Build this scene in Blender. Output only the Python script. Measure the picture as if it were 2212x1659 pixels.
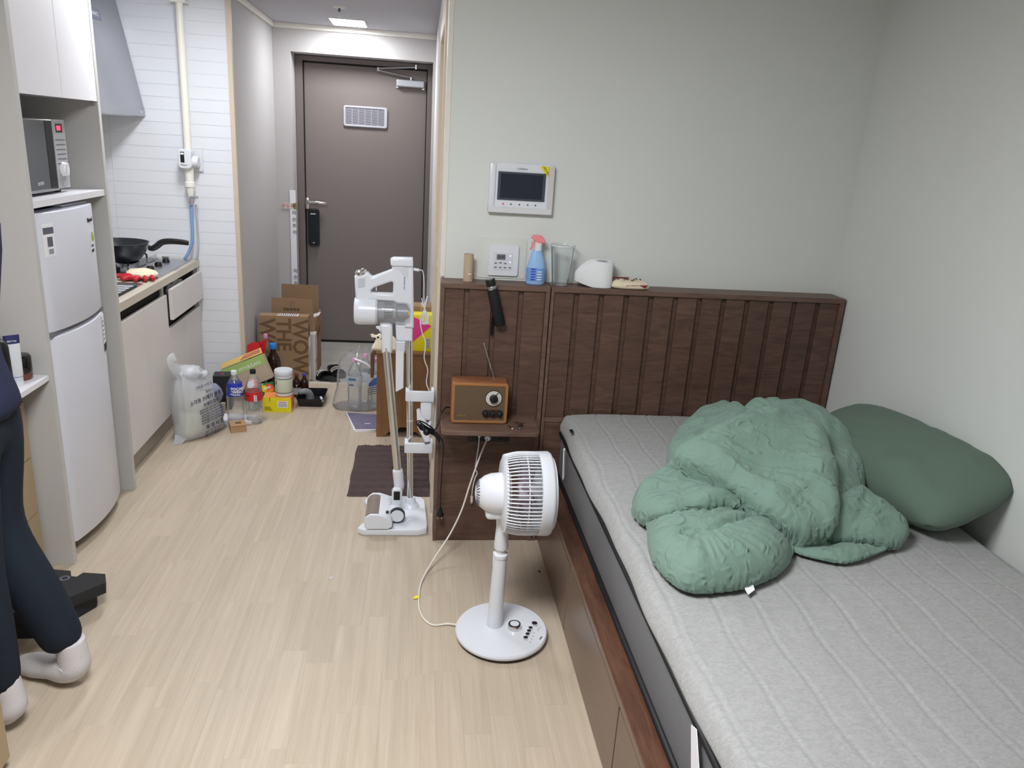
import bpy, bmesh, math, random
import numpy as np
from mathutils import Vector, Matrix, noise
random.seed(7)
for _o in list(bpy.data.objects): bpy.data.objects.remove(_o)
sc = bpy.context.scene
COL = sc.collection
PI = math.pi

# ---------------------------------------------------------------- camera
cam_d = bpy.data.cameras.new('camera'); cam = bpy.data.objects.new('camera', cam_d); COL.objects.link(cam)
Rv = Vector((0.99177612, -0.11217238, 0.0616237)); Dv = Vector((0.02450169, -0.3061768, -0.9516593)); Fv = Vector((0.12561763, 0.94534286, -0.30091043))
m = Matrix((Rv, -Dv, -Fv)).transposed().to_4x4(); m.translation = Vector((0, 0, 1.6))
cam.matrix_world = m
cam_d.sensor_fit = 'HORIZONTAL'; cam_d.sensor_width = 36.0; cam_d.lens = 1649.15 / 2212 * 36
cam_d.clip_start = 0.02; cam_d.clip_end = 60
sc.camera = cam

# ---------------------------------------------------------------- world, exposure
w = bpy.data.worlds.new('world'); sc.world = w; w.use_nodes = True
w.node_tree.nodes['Background'].inputs[0].default_value = (0.8, 0.85, 0.9, 1); w.node_tree.nodes['Background'].inputs[1].default_value = 0.05
vs = sc.view_settings; vs.view_transform = 'Standard'; vs.look = 'None'; vs.gamma = 1; vs.exposure = 0.30
try: vs.use_curve_mapping = False
except Exception: pass

CEIL = 2.29
# lamp positions (fixtures are built further down): centre x, y, size x, size y, depth below the ceiling, watts
LAMPS = [('room', -0.30, 1.10, 0.60, 0.60, 0.05, 26.0), ('kitchen', -0.98, 3.72, 0.16, 0.55, 0.05, 8.5), ('entry', -0.495, 5.60, 0.215, 0.29, 0.0, 8.0)]

# ---------------------------------------------------------------- helpers
def lin(h):
    if isinstance(h, str):
        h = h.lstrip('#'); c = [int(h[i:i+2], 16)/255 for i in (0, 2, 4)]
    else: c = [v/255 for v in h]
    return tuple((v/12.92 if v <= .04045 else ((v+.055)/1.055)**2.4) for v in c) + (1.0,)
MATS = {}
def pm(name, col, rough=.5, metal=0., spec=.5, var=None, bump=None, alpha=1., trans=0., emis=0., coat=0., sheen=0., ior=1.45, rand=0.):
    if name in MATS: return MATS[name]
    mt = bpy.data.materials.new(name); mt.use_nodes = True; nt = mt.node_tree; b = nt.nodes['Principled BSDF']
    c = lin(col); b.inputs['Base Color'].default_value = c
    b.inputs['Roughness'].default_value = rough; b.inputs['Metallic'].default_value = metal
    b.inputs['Specular IOR Level'].default_value = spec; b.inputs['Alpha'].default_value = alpha
    b.inputs['Transmission Weight'].default_value = trans; b.inputs['IOR'].default_value = ior
    b.inputs['Coat Weight'].default_value = coat; b.inputs['Sheen Weight'].default_value = sheen
    if emis: b.inputs['Emission Color'].default_value = c; b.inputs['Emission Strength'].default_value = emis
    ge = nt.nodes.new('ShaderNodeNewGeometry')
    last = None
    if var:
        n = nt.nodes.new('ShaderNodeTexNoise'); n.inputs['Scale'].default_value = var[0]; n.inputs['Detail'].default_value = 4
        nt.links.new(ge.outputs['Position'], n.inputs['Vector'])
        mx = nt.nodes.new('ShaderNodeMix'); mx.data_type = 'RGBA'
        mx.inputs[6].default_value = tuple(v*(1-var[1]) for v in c[:3])+(1,); mx.inputs[7].default_value = tuple(min(1, v*(1+var[1])) for v in c[:3])+(1,)
        nt.links.new(n.outputs['Fac'], mx.inputs[0]); nt.links.new(mx.outputs[2], b.inputs['Base Color'])
    if bump:
        n = nt.nodes.new('ShaderNodeTexNoise'); n.inputs['Scale'].default_value = bump[0]; n.inputs['Detail'].default_value = 5
        nt.links.new(ge.outputs['Position'], n.inputs['Vector'])
        bp = nt.nodes.new('ShaderNodeBump'); bp.inputs['Strength'].default_value = bump[1]; bp.inputs['Distance'].default_value = .004
        nt.links.new(n.outputs['Fac'], bp.inputs['Height']); nt.links.new(bp.outputs[0], b.inputs['Normal'])
    MATS[name] = mt; return mt
def woodm(name, c1, c2, scale=(1, 1, 1), rough=.45, rand=.0, contrast=(.35, .68), bump=.15, dist=1.2, nscale=6., spec=.4, fine=60):
    """procedural wood: world position stretched along the grain"""
    if name in MATS: return MATS[name]
    mt = bpy.data.materials.new(name); mt.use_nodes = True; nt = mt.node_tree; b = nt.nodes['Principled BSDF']
    ge = nt.nodes.new('ShaderNodeNewGeometry'); oi = nt.nodes.new('ShaderNodeObjectInfo')
    mp = nt.nodes.new('ShaderNodeMapping'); mp.inputs['Scale'].default_value = scale
    ad = nt.nodes.new('ShaderNodeVectorMath'); ad.operation = 'MULTIPLY_ADD'; ad.inputs[1].default_value = (37, 53, 29)
    cb = nt.nodes.new('ShaderNodeCombineXYZ')
    for i in range(3): nt.links.new(oi.outputs['Random'], cb.inputs[i])
    nt.links.new(ge.outputs['Position'], mp.inputs['Vector']); nt.links.new(cb.outputs[0], ad.inputs[0]); nt.links.new(mp.outputs[0], ad.inputs[2])
    n = nt.nodes.new('ShaderNodeTexNoise'); n.inputs['Scale'].default_value = nscale; n.inputs['Detail'].default_value = 6; n.inputs['Roughness'].default_value = .6; n.inputs['Distortion'].default_value = dist
    nt.links.new(ad.outputs[0], n.inputs['Vector'])
    n2 = nt.nodes.new('ShaderNodeTexNoise'); n2.inputs['Scale'].default_value = fine; n2.inputs['Detail'].default_value = 3
    nt.links.new(ad.outputs[0], n2.inputs['Vector'])
    m1 = nt.nodes.new('ShaderNodeMath'); m1.operation = 'MULTIPLY_ADD'; m1.inputs[1].default_value = .35
    nt.links.new(n2.outputs['Fac'], m1.inputs[0]); nt.links.new(n.outputs['Fac'], m1.inputs[2])
    rp = nt.nodes.new('ShaderNodeValToRGB'); e = rp.color_ramp.elements
    e[0].position = contrast[0]+.12; e[0].color = lin(c1); e[1].position = contrast[1]+.22; e[1].color = lin(c2)
    nt.links.new(m1.outputs[0], rp.inputs[0])
    hs = nt.nodes.new('ShaderNodeHueSaturation')
    mv = nt.nodes.new('ShaderNodeMapRange'); mv.inputs['To Min'].default_value = 1-rand; mv.inputs['To Max'].default_value = 1+rand
    nt.links.new(oi.outputs['Random'], mv.inputs['Value']); nt.links.new(mv.outputs[0], hs.inputs['Value'])
    nt.links.new(rp.outputs[0], hs.inputs['Color']); nt.links.new(hs.outputs[0], b.inputs['Base Color'])
    b.inputs['Roughness'].default_value = rough; b.inputs['Specular IOR Level'].default_value = spec
    if bump:
        bp = nt.nodes.new('ShaderNodeBump'); bp.inputs['Strength'].default_value = bump; bp.inputs['Distance'].default_value = .002
        nt.links.new(m1.outputs[0], bp.inputs['Height']); nt.links.new(bp.outputs[0], b.inputs['Normal'])
    MATS[name] = mt; return mt
LOC = {}
def B(): return bmesh.new()
def box(bm, x0, y0, z0, x1, y1, z1, r=0., seg=2):
    t = bmesh.new(); bmesh.ops.create_cube(t, size=1)
    for v in t.verts: v.co = Vector(((x0+x1)/2+v.co.x*(x1-x0), (y0+y1)/2+v.co.y*(y1-y0), (z0+z1)/2+v.co.z*(z1-z0)))
    if r > 0: bmesh.ops.bevel(t, geom=t.edges[:], offset=min(r, .49*min(abs(x1-x0), abs(y1-y0), abs(z1-z0))), segments=seg, affect='EDGES', profile=.5)
    me = bpy.data.meshes.new('t'); t.to_mesh(me); t.free(); bm.from_mesh(me); bpy.data.meshes.remove(me); return bm
def bx(*a, **k): return box(B(), *a, **k)
def lathe(bm, prof, n=24, M=None, cap=True, rfun=None):
    """prof: (r, z) list, revolved about z; M places it"""
    rings = []
    for r, z in prof:
        if r < 1e-6: vs_ = [bm.verts.new((0, 0, z))]
        else:
            vs_ = []
            for i in range(n):
                a = 2*PI*i/n; q = r*(rfun(a, z) if rfun else 1); vs_.append(bm.verts.new((q*math.cos(a), q*math.sin(a), z)))
        rings.append(vs_)
    allv = [v for q in rings for v in q]
    for a, b_ in zip(rings[:-1], rings[1:]):
        if len(a) == 1 and len(b_) == 1: continue
        for i in range(n):
            j = (i+1) % n
            if len(a) == 1: bm.faces.new((a[0], b_[j], b_[i]))
            elif len(b_) == 1: bm.faces.new((a[i], a[j], b_[0]))
            else: bm.faces.new((a[i], a[j], b_[j], b_[i]))
    if cap:
        if len(rings[0]) > 1: bm.faces.new(rings[0][::-1])
        if len(rings[-1]) > 1: bm.faces.new(rings[-1])
    if M is not None:
        for v in allv: v.co = M @ v.co
    return bm
def along(p, d):
    """matrix with z axis along d, origin p"""
    q = Vector(d).to_track_quat('Z', 'Y').to_matrix().to_4x4(); q.translation = Vector(p); return q
def cyl(bm, p0, p1, r0, r1=None, n=16):
    p0 = Vector(p0); p1 = Vector(p1); r1 = r0 if r1 is None else r1; L = (p1-p0).length
    return lathe(bm, [(r0, 0), (r1, L)], n, along(p0, p1-p0))
def cr(pts, k=6, closed=False):
    P = [Vector(p) for p in pts]; out = []
    n = len(P)
    rng = range(n) if closed else range(n-1)
    for i in rng:
        if closed: a, b_, c, d = P[(i-1) % n], P[i], P[(i+1) % n], P[(i+2) % n]
        else: a, b_, c, d = P[max(i-1, 0)], P[i], P[i+1], P[min(i+2, n-1)]
        for j in range(k):
            t = j/k
            out.append(.5*((2*b_)+(c-a)*t+(2*a-5*b_+4*c-d)*t*t+(3*b_-a-3*c+d)*t**3))
    if not closed: out.append(P[-1])
    return out
def tube(bm, pts, r, n=8, k=6, raw=False, flat=None):
    P = [Vector(p) for p in pts] if raw else cr(pts, k)
    rings = []; up = None
    for i, p in enumerate(P):
        d = (P[min(i+1, len(P)-1)]-P[max(i-1, 0)])
        if d.length < 1e-9: d = Vector((0, 0, 1))
        d.normalize()
        if up is None: up = d.orthogonal().normalized()
        up = (up-d*up.dot(d))
        if up.length < 1e-6: up = d.orthogonal()
        up.normalize(); s = d.cross(up)
        rr = r(i/(len(P)-1)) if callable(r) else r
        rings.append([bm.verts.new(p+up*rr*math.cos(2*PI*j/n)+s*rr*(flat or 1)*math.sin(2*PI*j/n)) for j in range(n)])
    for a, b_ in zip(rings[:-1], rings[1:]):
        for j in range(n): bm.faces.new((a[j], a[(j+1) % n], b_[(j+1) % n], b_[j]))
    bm.faces.new(rings[0][::-1]); bm.faces.new(rings[-1]); return bm
def frame(o, X, Y):
    X = Vector(X).normalized(); Y = Vector(Y); Y = (Y-X*X.dot(Y)).normalized(); Z = X.cross(Y)
    q = Matrix((X, Y, Z)).transposed().to_4x4(); q.translation = Vector(o); return q
def from_curve(cu, bm, M):
    o = bpy.data.objects.new('tmp', cu); COL.objects.link(o); dg = bpy.context.evaluated_depsgraph_get(); dg.update()
    me = bpy.data.meshes.new_from_object(o.evaluated_get(dg)); me.transform(M); bm.from_mesh(me)
    bpy.data.objects.remove(o); bpy.data.meshes.remove(me); bpy.data.curves.remove(cu); return bm
def plate(bm, polys, depth, M, bev=0., smooth=0):
    """2D outline(s) (first outer, the rest holes) extruded by +-depth/2 along M's z"""
    cu = bpy.data.curves.new('c', 'CURVE'); cu.dimensions = '2D'; cu.fill_mode = 'BOTH'; cu.extrude = max(depth/2-bev, 1e-5); cu.bevel_depth = bev; cu.bevel_resolution = 2; cu.offset = -bev
    for P in polys:
        if smooth: P = [(v.x, v.y) for v in cr([(p[0], p[1], 0) for p in P], smooth, True)]
        s = cu.splines.new('POLY'); s.points.add(len(P)-1); s.use_cyclic_u = True
        for q, p in zip(s.points, P): q.co = (p[0], p[1], 0, 1)
    return from_curve(cu, bm, M)
def rr2(x0, y0, x1, y1, r, n=5):
    out = []
    for cx, cy, a0 in ((x1-r, y0+r, -PI/2), (x1-r, y1-r, 0), (x0+r, y1-r, PI/2), (x0+r, y0+r, PI)):
        for i in range(n+1): a = a0+PI/2*i/n; out.append((cx+r*math.cos(a), cy+r*math.sin(a)))
    return out
def txt(s, size, M, name, mat, parent, depth=.0004, align='CENTER', bold=0., sx=1.):
    cu = bpy.data.curves.new('f', 'FONT'); cu.body = s; cu.size = size; cu.extrude = depth; cu.align_x = align; cu.align_y = 'CENTER'; cu.offset = bold; cu.resolution_u = 2; cu.space_character = 1.0
    bm = from_curve(cu, B(), M @ Matrix.Diagonal((sx, 1, 1, 1)))
    return obj(name, bm, mat, parent)
def obj(name, bm, mat, parent=None, smooth=False, ang=None):
    if isinstance(bm, bpy.types.Mesh): me = bm
    else:
        bmesh.ops.recalc_face_normals(bm, faces=bm.faces[:]); me = bpy.data.meshes.new(name); bm.to_mesh(me); bm.free()
    me.name = name
    if parent is not None:
        off = LOC.get(parent.name)
        if off is not None: me.transform(Matrix.Translation(-off))
    else:
        co = np.empty(len(me.vertices)*3); me.vertices.foreach_get('co', co); co = co.reshape(-1, 3)
        lo, hi = co.min(0), co.max(0); off = Vector(((lo[0]+hi[0])/2, (lo[1]+hi[1])/2, lo[2])); me.transform(Matrix.Translation(-off))
    o = bpy.data.objects.new(name, me); COL.objects.link(o)
    if parent is not None: o.parent = parent
    else: o.location = off
    LOC[o.name] = off
    for mm in (mat if isinstance(mat, (list, tuple)) else [mat]): me.materials.append(mm)
    if smooth or ang is not None:
        for p in me.polygons: p.use_smooth = True
        if ang is not None:
            try: me.set_sharp_from_angle(angle=math.radians(ang))
            except Exception: pass
    return o
def T(name, label, cat, loc, group=None, kind=None, rz=0., raw=False):
    o = bpy.data.objects.new(name, None); COL.objects.link(o); o.location = loc; o.rotation_euler = (0, 0, rz); o.empty_display_size = .05
    LOC[o.name] = None if raw else Vector(loc)
    return tag(o, label, cat, group, kind)
def tag(o, label=None, cat=None, group=None, kind=None):
    if label: o['label'] = label
    if cat: o['category'] = cat
    if group: o['group'] = group
    if kind: o['kind'] = kind
    return o
def struct(name, bm, mat, parent=None, smooth=False):
    o = obj(name, bm, mat, parent, smooth); 
    if parent is None: o['kind'] = 'structure'
    return o
def nz(x, y, z, s=1.): return noise.noise(Vector((x*s, y*s, z*s)))

# ---------------------------------------------------------------- materials
M_wall = pm('wall_paper', (216, 219, 215), .85, spec=.2, var=(3, .02), bump=(260, .08))
M_wallw = pm('white_paper', (222, 219, 219), .85, spec=.2, bump=(260, .06))
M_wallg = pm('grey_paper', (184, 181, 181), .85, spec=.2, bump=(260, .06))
M_ceil = pm('ceiling_paper', (192, 192, 198), .9, spec=.2)
M_trimw = pm('white_trim', (226, 222, 214), .5)
M_trimb = pm('beige_trim', (206, 193, 172), .5)
M_floor = woodm('oak_laminate', (181, 165, 145), (201, 186, 167), (60, 1.6, 20), .42, rand=.035, nscale=.65, dist=.5, fine=5, bump=.06, spec=.4)
M_tilef = pm('entry_tile', (172, 168, 162), .4, var=(6, .08), bump=(40, .05))
M_wtile = pm('white_tile', (228, 231, 237), .22, spec=.5)
M_grout = pm('grout', (226, 229, 234), .8)
M_wal = woodm('walnut', (78, 58, 49), (106, 81, 69), (2.4, 9, 15), .42, rand=.07, nscale=1.3, dist=2.2, fine=9, bump=.12, spec=.35)
M_walv = woodm('walnut_frame', (92, 71, 61), (116, 91, 79), (3.5, 14, 22), .42, rand=.03, nscale=1.5, dist=1.0, fine=7, bump=.1, spec=.35)
M_waly = woodm('walnut_rail', (76, 51, 40), (112, 78, 61), (22, 3.0, 20), .35, rand=.03, nscale=1.4, dist=1.8, fine=6, bump=.1, spec=.4)
M_draw = woodm('drawer_brown', (106, 86, 71), (118, 97, 81), (20, 1.5, 8), .3, rand=.02, nscale=1.2, dist=.6, fine=6, bump=.05, spec=.5)
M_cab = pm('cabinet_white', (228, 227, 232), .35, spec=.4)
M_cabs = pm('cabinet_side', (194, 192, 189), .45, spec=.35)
M_cabk = pm('kitchen_front', (216, 212, 210), .32, spec=.45)
M_counter = pm('countertop', (198, 190, 175), .35, var=(90, .05))
M_black = pm('black_plastic', (22, 22, 24), .4)
M_blackm = pm('black_matte', (20, 22, 26), .6)
M_gap = pm('gap_black', (16, 15, 15), .8)
M_steel = pm('steel', (190, 190, 194), .25, metal=1.)
M_steelb = pm('brushed_steel', (184, 186, 192), .42, metal=.9)
M_chrome = pm('chrome', (225, 224, 222), .12, metal=1.)
M_white = pm('white_plastic', (222, 225, 231), .28, spec=.5)
M_whitem = pm('white_matte', (232, 232, 236), .55)
M_ivory = pm('ivory_pipe', (236, 234, 225), .4)
M_door = pm('door_paint', (122, 114, 111), .55, spec=.3, bump=(400, .05))
M_doorf = pm('door_frame_paint', (112, 104, 102), .5, spec=.3)
M_fridge = pm('fridge_white', (216, 218, 228), .3, spec=.5)
M_card = pm('cardboard', (152, 125, 98), .8, var=(14, .06), spec=.15)
M_cardd = pm('cardboard_print', (112, 88, 66), .8, spec=.15)
M_cardl = pm('cardboard_light', (186, 150, 114), .8, spec=.15)
def clearm(name, tint, rough, blend, base=.03, haze=.08):
    """thin clear plastic: see-through face on, glossy at grazing angles"""
    mt = bpy.data.materials.new(name); mt.use_nodes = True; nt = mt.node_tree; nt.nodes.remove(nt.nodes['Principled BSDF'])
    tr = nt.nodes.new('ShaderNodeBsdfTransparent'); tr.inputs[0].default_value = lin(tint); gl = nt.nodes.new('ShaderNodeBsdfGlossy'); gl.inputs['Roughness'].default_value = rough; gl.inputs[0].default_value = (.95, .96, .98, 1)
    lw = nt.nodes.new('ShaderNodeLayerWeight'); lw.inputs[0].default_value = blend; mp = nt.nodes.new('ShaderNodeMapRange'); mp.inputs['To Min'].default_value = base; mp.inputs['To Max'].default_value = .9
    nt.links.new(lw.outputs['Fresnel'], mp.inputs['Value']); mx = nt.nodes.new('ShaderNodeMixShader'); nt.links.new(mp.outputs[0], mx.inputs[0]); nt.links.new(tr.outputs[0], mx.inputs[1]); nt.links.new(gl.outputs[0], mx.inputs[2])
    df = nt.nodes.new('ShaderNodeBsdfTranslucent'); df.inputs[0].default_value = (.9, .92, .94, 1); d2_ = nt.nodes.new('ShaderNodeBsdfDiffuse'); d2_.inputs[0].default_value = (.9, .92, .94, 1); ad = nt.nodes.new('ShaderNodeMixShader'); nt.links.new(df.outputs[0], ad.inputs[1]); nt.links.new(d2_.outputs[0], ad.inputs[2]); m3 = nt.nodes.new('ShaderNodeMixShader'); m3.inputs[0].default_value = haze; nt.links.new(mx.outputs[0], m3.inputs[1]); nt.links.new(ad.outputs[0], m3.inputs[2])
    nt.links.new(m3.outputs[0], nt.nodes['Material Output'].inputs[0]); MATS[name] = mt; return mt
M_pet = clearm('clear_plastic', (250, 252, 253), .10, .20, .03, .10)
M_pet2 = clearm('clear_cup', (253, 254, 254), .07, .10, .02, .06)
M_film = clearm('clear_film', (252, 253, 254), .18, .12, .03, .11)
M_amber = pm('dark_glass', (44, 24, 20), .12, spec=.6)
M_ink = pm('black_ink', (26, 26, 32), .6)
M_inkg = pm('grey_ink', (96, 98, 110), .6)
M_red = pm('red_print', (208, 36, 44), .4)
M_blue = pm('blue_print', (38, 66, 190), .35)
M_wpaper = pm('white_print', (240, 240, 242), .5)
M_yellow = pm('yellow_print', (232, 218, 32), .45)
M_pink = pm('pink_print', (222, 62, 140), .45)
M_green = pm('green_print', (160, 190, 110), .6)
M_pal = pm('pale_oak', (178, 157, 124), .5)

# ================================================================ the setting
YB, XR, XL, XH, YT, YD = 2.96, 1.715, -1.90, 0.09, 4.68, 5.90     # headboard wall, right wall, left wall, hall right wall, tile wall, door wall
fl = struct('floor', bx(XL-.1, -1.6, -.06, XR+.1, 4.93, -.002), M_floor)
unit = B(); box(unit, -.5, -.5, 0, .5, .5, 1); um = bpy.data.meshes.new('plank'); unit.to_mesh(um); unit.free(); um.materials.append(M_floor)
def piece(name, me, parent, lo, hi):
    o = bpy.data.objects.new(name, me); COL.objects.link(o); o.parent = parent
    off = LOC[parent.name] or Vector((0, 0, 0))
    o.location = Vector(((lo[0]+hi[0])/2, (lo[1]+hi[1])/2, lo[2]))-off; o.scale = (hi[0]-lo[0], hi[1]-lo[1], hi[2]-lo[2]); return o
x = -1.36; ci = 0
while x < .53:
    y = .95-random.random()*.4
    while y < 4.93:
        L = .40+.05*random.random(); y0, y1 = max(y, .9), min(y+L, 4.93)
        if y1-y0 > .03 and not (x < -1.28 and y0 > 3.4): piece('plank', um, fl, (x+.0001, y0+.0001, -.002), (x+.0799, y1-.0001, 0))
        y += L
    x += .08; ci += 1
fe = struct('floor_entry', bx(-1.1, 4.93, -.08, .1, 6.24, -.024), M_grout)
ut = B(); box(ut, -.5, -.5, 0, .5, .5, 1); utm = bpy.data.meshes.new('tile'); ut.to_mesh(utm); ut.free(); utm.materials.append(M_tilef)
for i in range(4):
    for j in range(4):
        x0 = -1.04+i*.295; y0 = 4.975+j*.29
        piece('tile', utm, fe, (x0+.002, y0+.002, -.024), (min(x0+.293, .09), min(y0+.288, 6.10), -.02))
struct('trim_1', bx(-1.04, 4.925, -.03, .09, 4.975, .001, r=.002), pm('step_stone', (196, 188, 176), .4))
struct('ceiling', bx(XL-.1, -1.6, CEIL, XR+.1, 6.24, CEIL+.1), M_ceil)
struct('wall_right', bx(XR, -1.6, -.02, XR+.1, YB+.15, CEIL), M_wall)
struct('wall_back', bx(XH+.012, YB, -.02, XR+.1, YB+.12, CEIL), M_wall)
struct('wall_rear', bx(XL-.1, -1.6, -.02, XR+.1, -1.5, CEIL), M_wall)
struct('wall_left', bx(XL-.1, -1.6, -.02, XL, YT+.1, CEIL), M_wallw)
# hall right wall with the bathroom doorway
hr = B(); box(hr, XH, YB+.10, -.04, XH+.1, 3.17, CEIL); box(hr, XH, 3.17, 2.03, XH+.1, 3.93, CEIL); box(hr, XH, 3.93, -.04, XH+.1, 6.2, CEIL)
struct('wall_hall_right', hr, M_wallw)
t = B(); box(t, XH-.012, 3.10, 0, XH+.096, 3.176, 2.10, r=.003); box(t, XH-.012, 3.924, 0, XH+.096, 4.0, 2.10, r=.003); box(t, XH-.0115, 3.17, 2.024, XH+.096, 3.93, 2.0995, r=.003)
d2 = struct('door_2', bx(XH+.055, 3.177, .01, XH+.095, 3.923, 2.023), M_trimw)
obj('door_casing', t, M_trimb, d2)
kb = B(); cyl(kb, (XH+.055, 3.86, 1.0), (XH+.012, 3.86, 1.0), .011); box(kb, XH+.002, 3.75, .985, XH+.016, 3.875, 1.015, r=.005); obj('handle', kb, M_white, d2)
struct('trim_2', bx(XH-.004, YB-.003, 1.09, XH+.014, YB+.14, CEIL, r=.002), M_trimw)
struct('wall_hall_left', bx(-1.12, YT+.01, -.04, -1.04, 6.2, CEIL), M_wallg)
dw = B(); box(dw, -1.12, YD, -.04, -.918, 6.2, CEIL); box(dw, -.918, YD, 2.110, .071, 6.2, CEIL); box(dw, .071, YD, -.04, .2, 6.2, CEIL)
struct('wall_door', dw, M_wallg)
struct('wall_behind_door', bx(-1.2, 6.2, -.1, .3, 6.24, CEIL), M_wallw)
# crown mouldings of the entry
mo = B(); box(mo, -1.04, YT+.03, 2.255, -1.022, YD, CEIL, r=.003); struct('trim_3', mo, M_trimw)
mo = B(); box(mo, -1.022, YD-.018, 2.255, .09, YD, CEIL, r=.003); struct('trim_4', mo, M_trimw)
# tiled kitchen end wall
wt = struct('wall_tile', bx(XL, YT, -.02, -1.064, YT+.09, CEIL), M_grout)
tm = B(); box(tm, -.5, -.5, 0, .5, .5, 1); tmm = bpy.data.meshes.new('tile'); tm.to_mesh(tmm); tm.free(); tmm.materials.append(M_wtile)
z = 0.0
while z < CEIL-.005:
    for xa, xb in ((XL, -1.716), (-1.716, -1.296), (-1.296, -1.064)):
        piece('wall_tile_piece', tmm, wt, (xa+.0004, YT-.0025, z+.0006), (xb-.0004, YT, min(z+.0656, CEIL)))
    z += .0662
struct('trim_5', bx(-1.064, YT-.012, 0, -1.038, YT+.02, CEIL, r=.002), M_trimb)
# baseboards
struct('baseboard_right', bx(XR-.01, -1.5, 0, XR, YB, .08), M_trimw)

# ---------------------------------------------------------------- entrance door
d1 = struct('door_1', bx(-.853, 6.02, .0, .035, 6.06, 2.062, r=.003), M_door)
f_ = B(); box(f_, -.905, 5.99, -.02, -.853, 6.10, 2.10, r=.002); box(f_, .035, 5.99, -.02, .07, 6.10, 2.10, r=.002); box(f_, -.853, 5.99, 2.066, .035, 6.10, 2.10, r=.002)
obj('door_frame', f_, M_doorf, d1)
obj('gasket', box(box(bx(-.853, 6.012, 0, -.845, 6.03, 2.062), .028, 6.012, 0, .035, 6.03, 2.062), -.853, 6.012, 2.054, .035, 6.03, 2.066), M_gap, d1)
obj('threshold', bx(-.853, 5.95, -.02, .035, 6.10, .0, r=.003), M_steelb, d1)
obj('bottom_seal', bx(-.853, 6.01, 0, .035, 6.03, .016), M_gap, d1)
# lever and smart lock
lh = B(); box(lh, -.848, 5.985, 1.03, -.822, 6.02, 1.115, r=.004); cyl(lh, (-.835, 6.0, 1.082), (-.835, 5.965, 1.082), .012); box(lh, -.845, 5.958, 1.071, -.69, 5.975, 1.095, r=.006)
obj('lever_handle', lh, M_chrome, d1, ang=40)
lk = obj('smart_lock', plate(B(), [rr2(-.832, .758, -.750, 1.035, .02)], .04, frame((0, 6.0, 0), (1, 0, 0), (0, 0, 1)), .006), pm('lock_black', (26, 30, 36), .25), d1, ang=40)
obj('lock_logo', bx(-.812, 5.9785, .995, -.775, 5.980, 1.001), M_wpaper, lk); obj('lock_indicator', bx(-.797, 5.9785, .781, -.786, 5.980, .786), M_wpaper, lk)
# vent grille
vg = obj('vent_frame', plate(B(), [rr2(-.568, 1.64, -.252, 1.785, .016), rr2(-.553, 1.655, -.275, 1.770, .004)], .02, frame((0, 6.012, 0), (1, 0, 0), (0, 0, 1)), .004), pm('grille_grey', (176, 176, 184), .4), d1, ang=40)
obj('vent_back', bx(-.553, 6.016, 1.655, -.270, 6.02, 1.770), pm('grille_dark', (96, 92, 96), .7), d1)
for i in range(16): obj('vent_slat', bx(-.553, 6.006, 1.658+i*.007, -.275, 6.014, 1.6612+i*.007), MATS['grille_grey'], d1)
for i in range(1, 6): obj('vent_bar', bx(-.553+i*.0463-.0015, 6.004, 1.655, -.553+i*.0463+.0015, 6.012, 1.770), MATS['grille_grey'], d1)
# closer
dc = obj('door_closer', bx(-.188, 5.968, 1.935, .012, 6.02, 1.985, r=.008), M_steelb, d1)
obj('closer_bracket', box(bx(-.192, 6.008, 1.925, -.172, 6.019, 1.985, r=.002), -.006, 6.008, 1.925, .014, 6.019, 1.985, r=.002), M_steel, dc)
ar = B(); cyl(ar, (-.085, 5.99, 1.98), (-.085, 5.99, 2.005), .008); cyl(ar, (-.085, 5.99, 2.003), (-.32, 5.975, 2.035), .006); cyl(ar, (-.32, 5.975, 2.03), (-.32, 5.975, 2.055), .009); cyl(ar, (-.32, 5.975, 2.048), (-.05, 5.985, 2.075), .007); cyl(ar, (-.05, 5.985, 2.06), (-.05, 5.985, 2.09), .01)
obj('closer_arm', ar, M_steel, dc)
d1.scale = (1.013, 1.0, 1.013); d1.location = (d1.location.x*1.013, d1.location.y+.08, 1.6+(d1.location.z-1.6)*1.013)
# corner guard with printed warning, and sticker
cg = T('corner_guard', 'white corner guard strip with a printed warning beside the entrance door', 'guard strip', (-.92, YD-.004, .20))
obj('strip', bx(-.947, YD-.006, .02, -.905, YD-.0005, 1.17), M_whitem, cg)
FX = frame
for z0 in (.93, .50):
    for i, ch in enumerate('파손주의'):
        txt(ch, .034, FX((-.918, YD-.0068, z0+.075-i*.047), (1, 0, 0), (0, 0, 1)), 'lettering', M_ink, cg)
ws = T('wall_sticker', 'small grey sticker with red marks on the corner left of the door', 'sticker', (-.95, YD-.008, 1.03))
obj('paper', bx(-.998, YD-.0072, 1.035, -.897, YD-.0062, 1.078), pm('sticker_grey', (200, 198, 190), .5), ws)
txt('품질 ■', .03, FX((-.958, YD-.0078, 1.056), (1, 0, 0), (0, 0, 1)), 'lettering', pm('faded_red', (196, 120, 124), .6), ws); obj('corner_fold', bx(-.921, YD-.0082, 1.034, -.896, YD-.0074, 1.079), pm('olive_print', (128, 126, 84), .6), ws)

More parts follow.
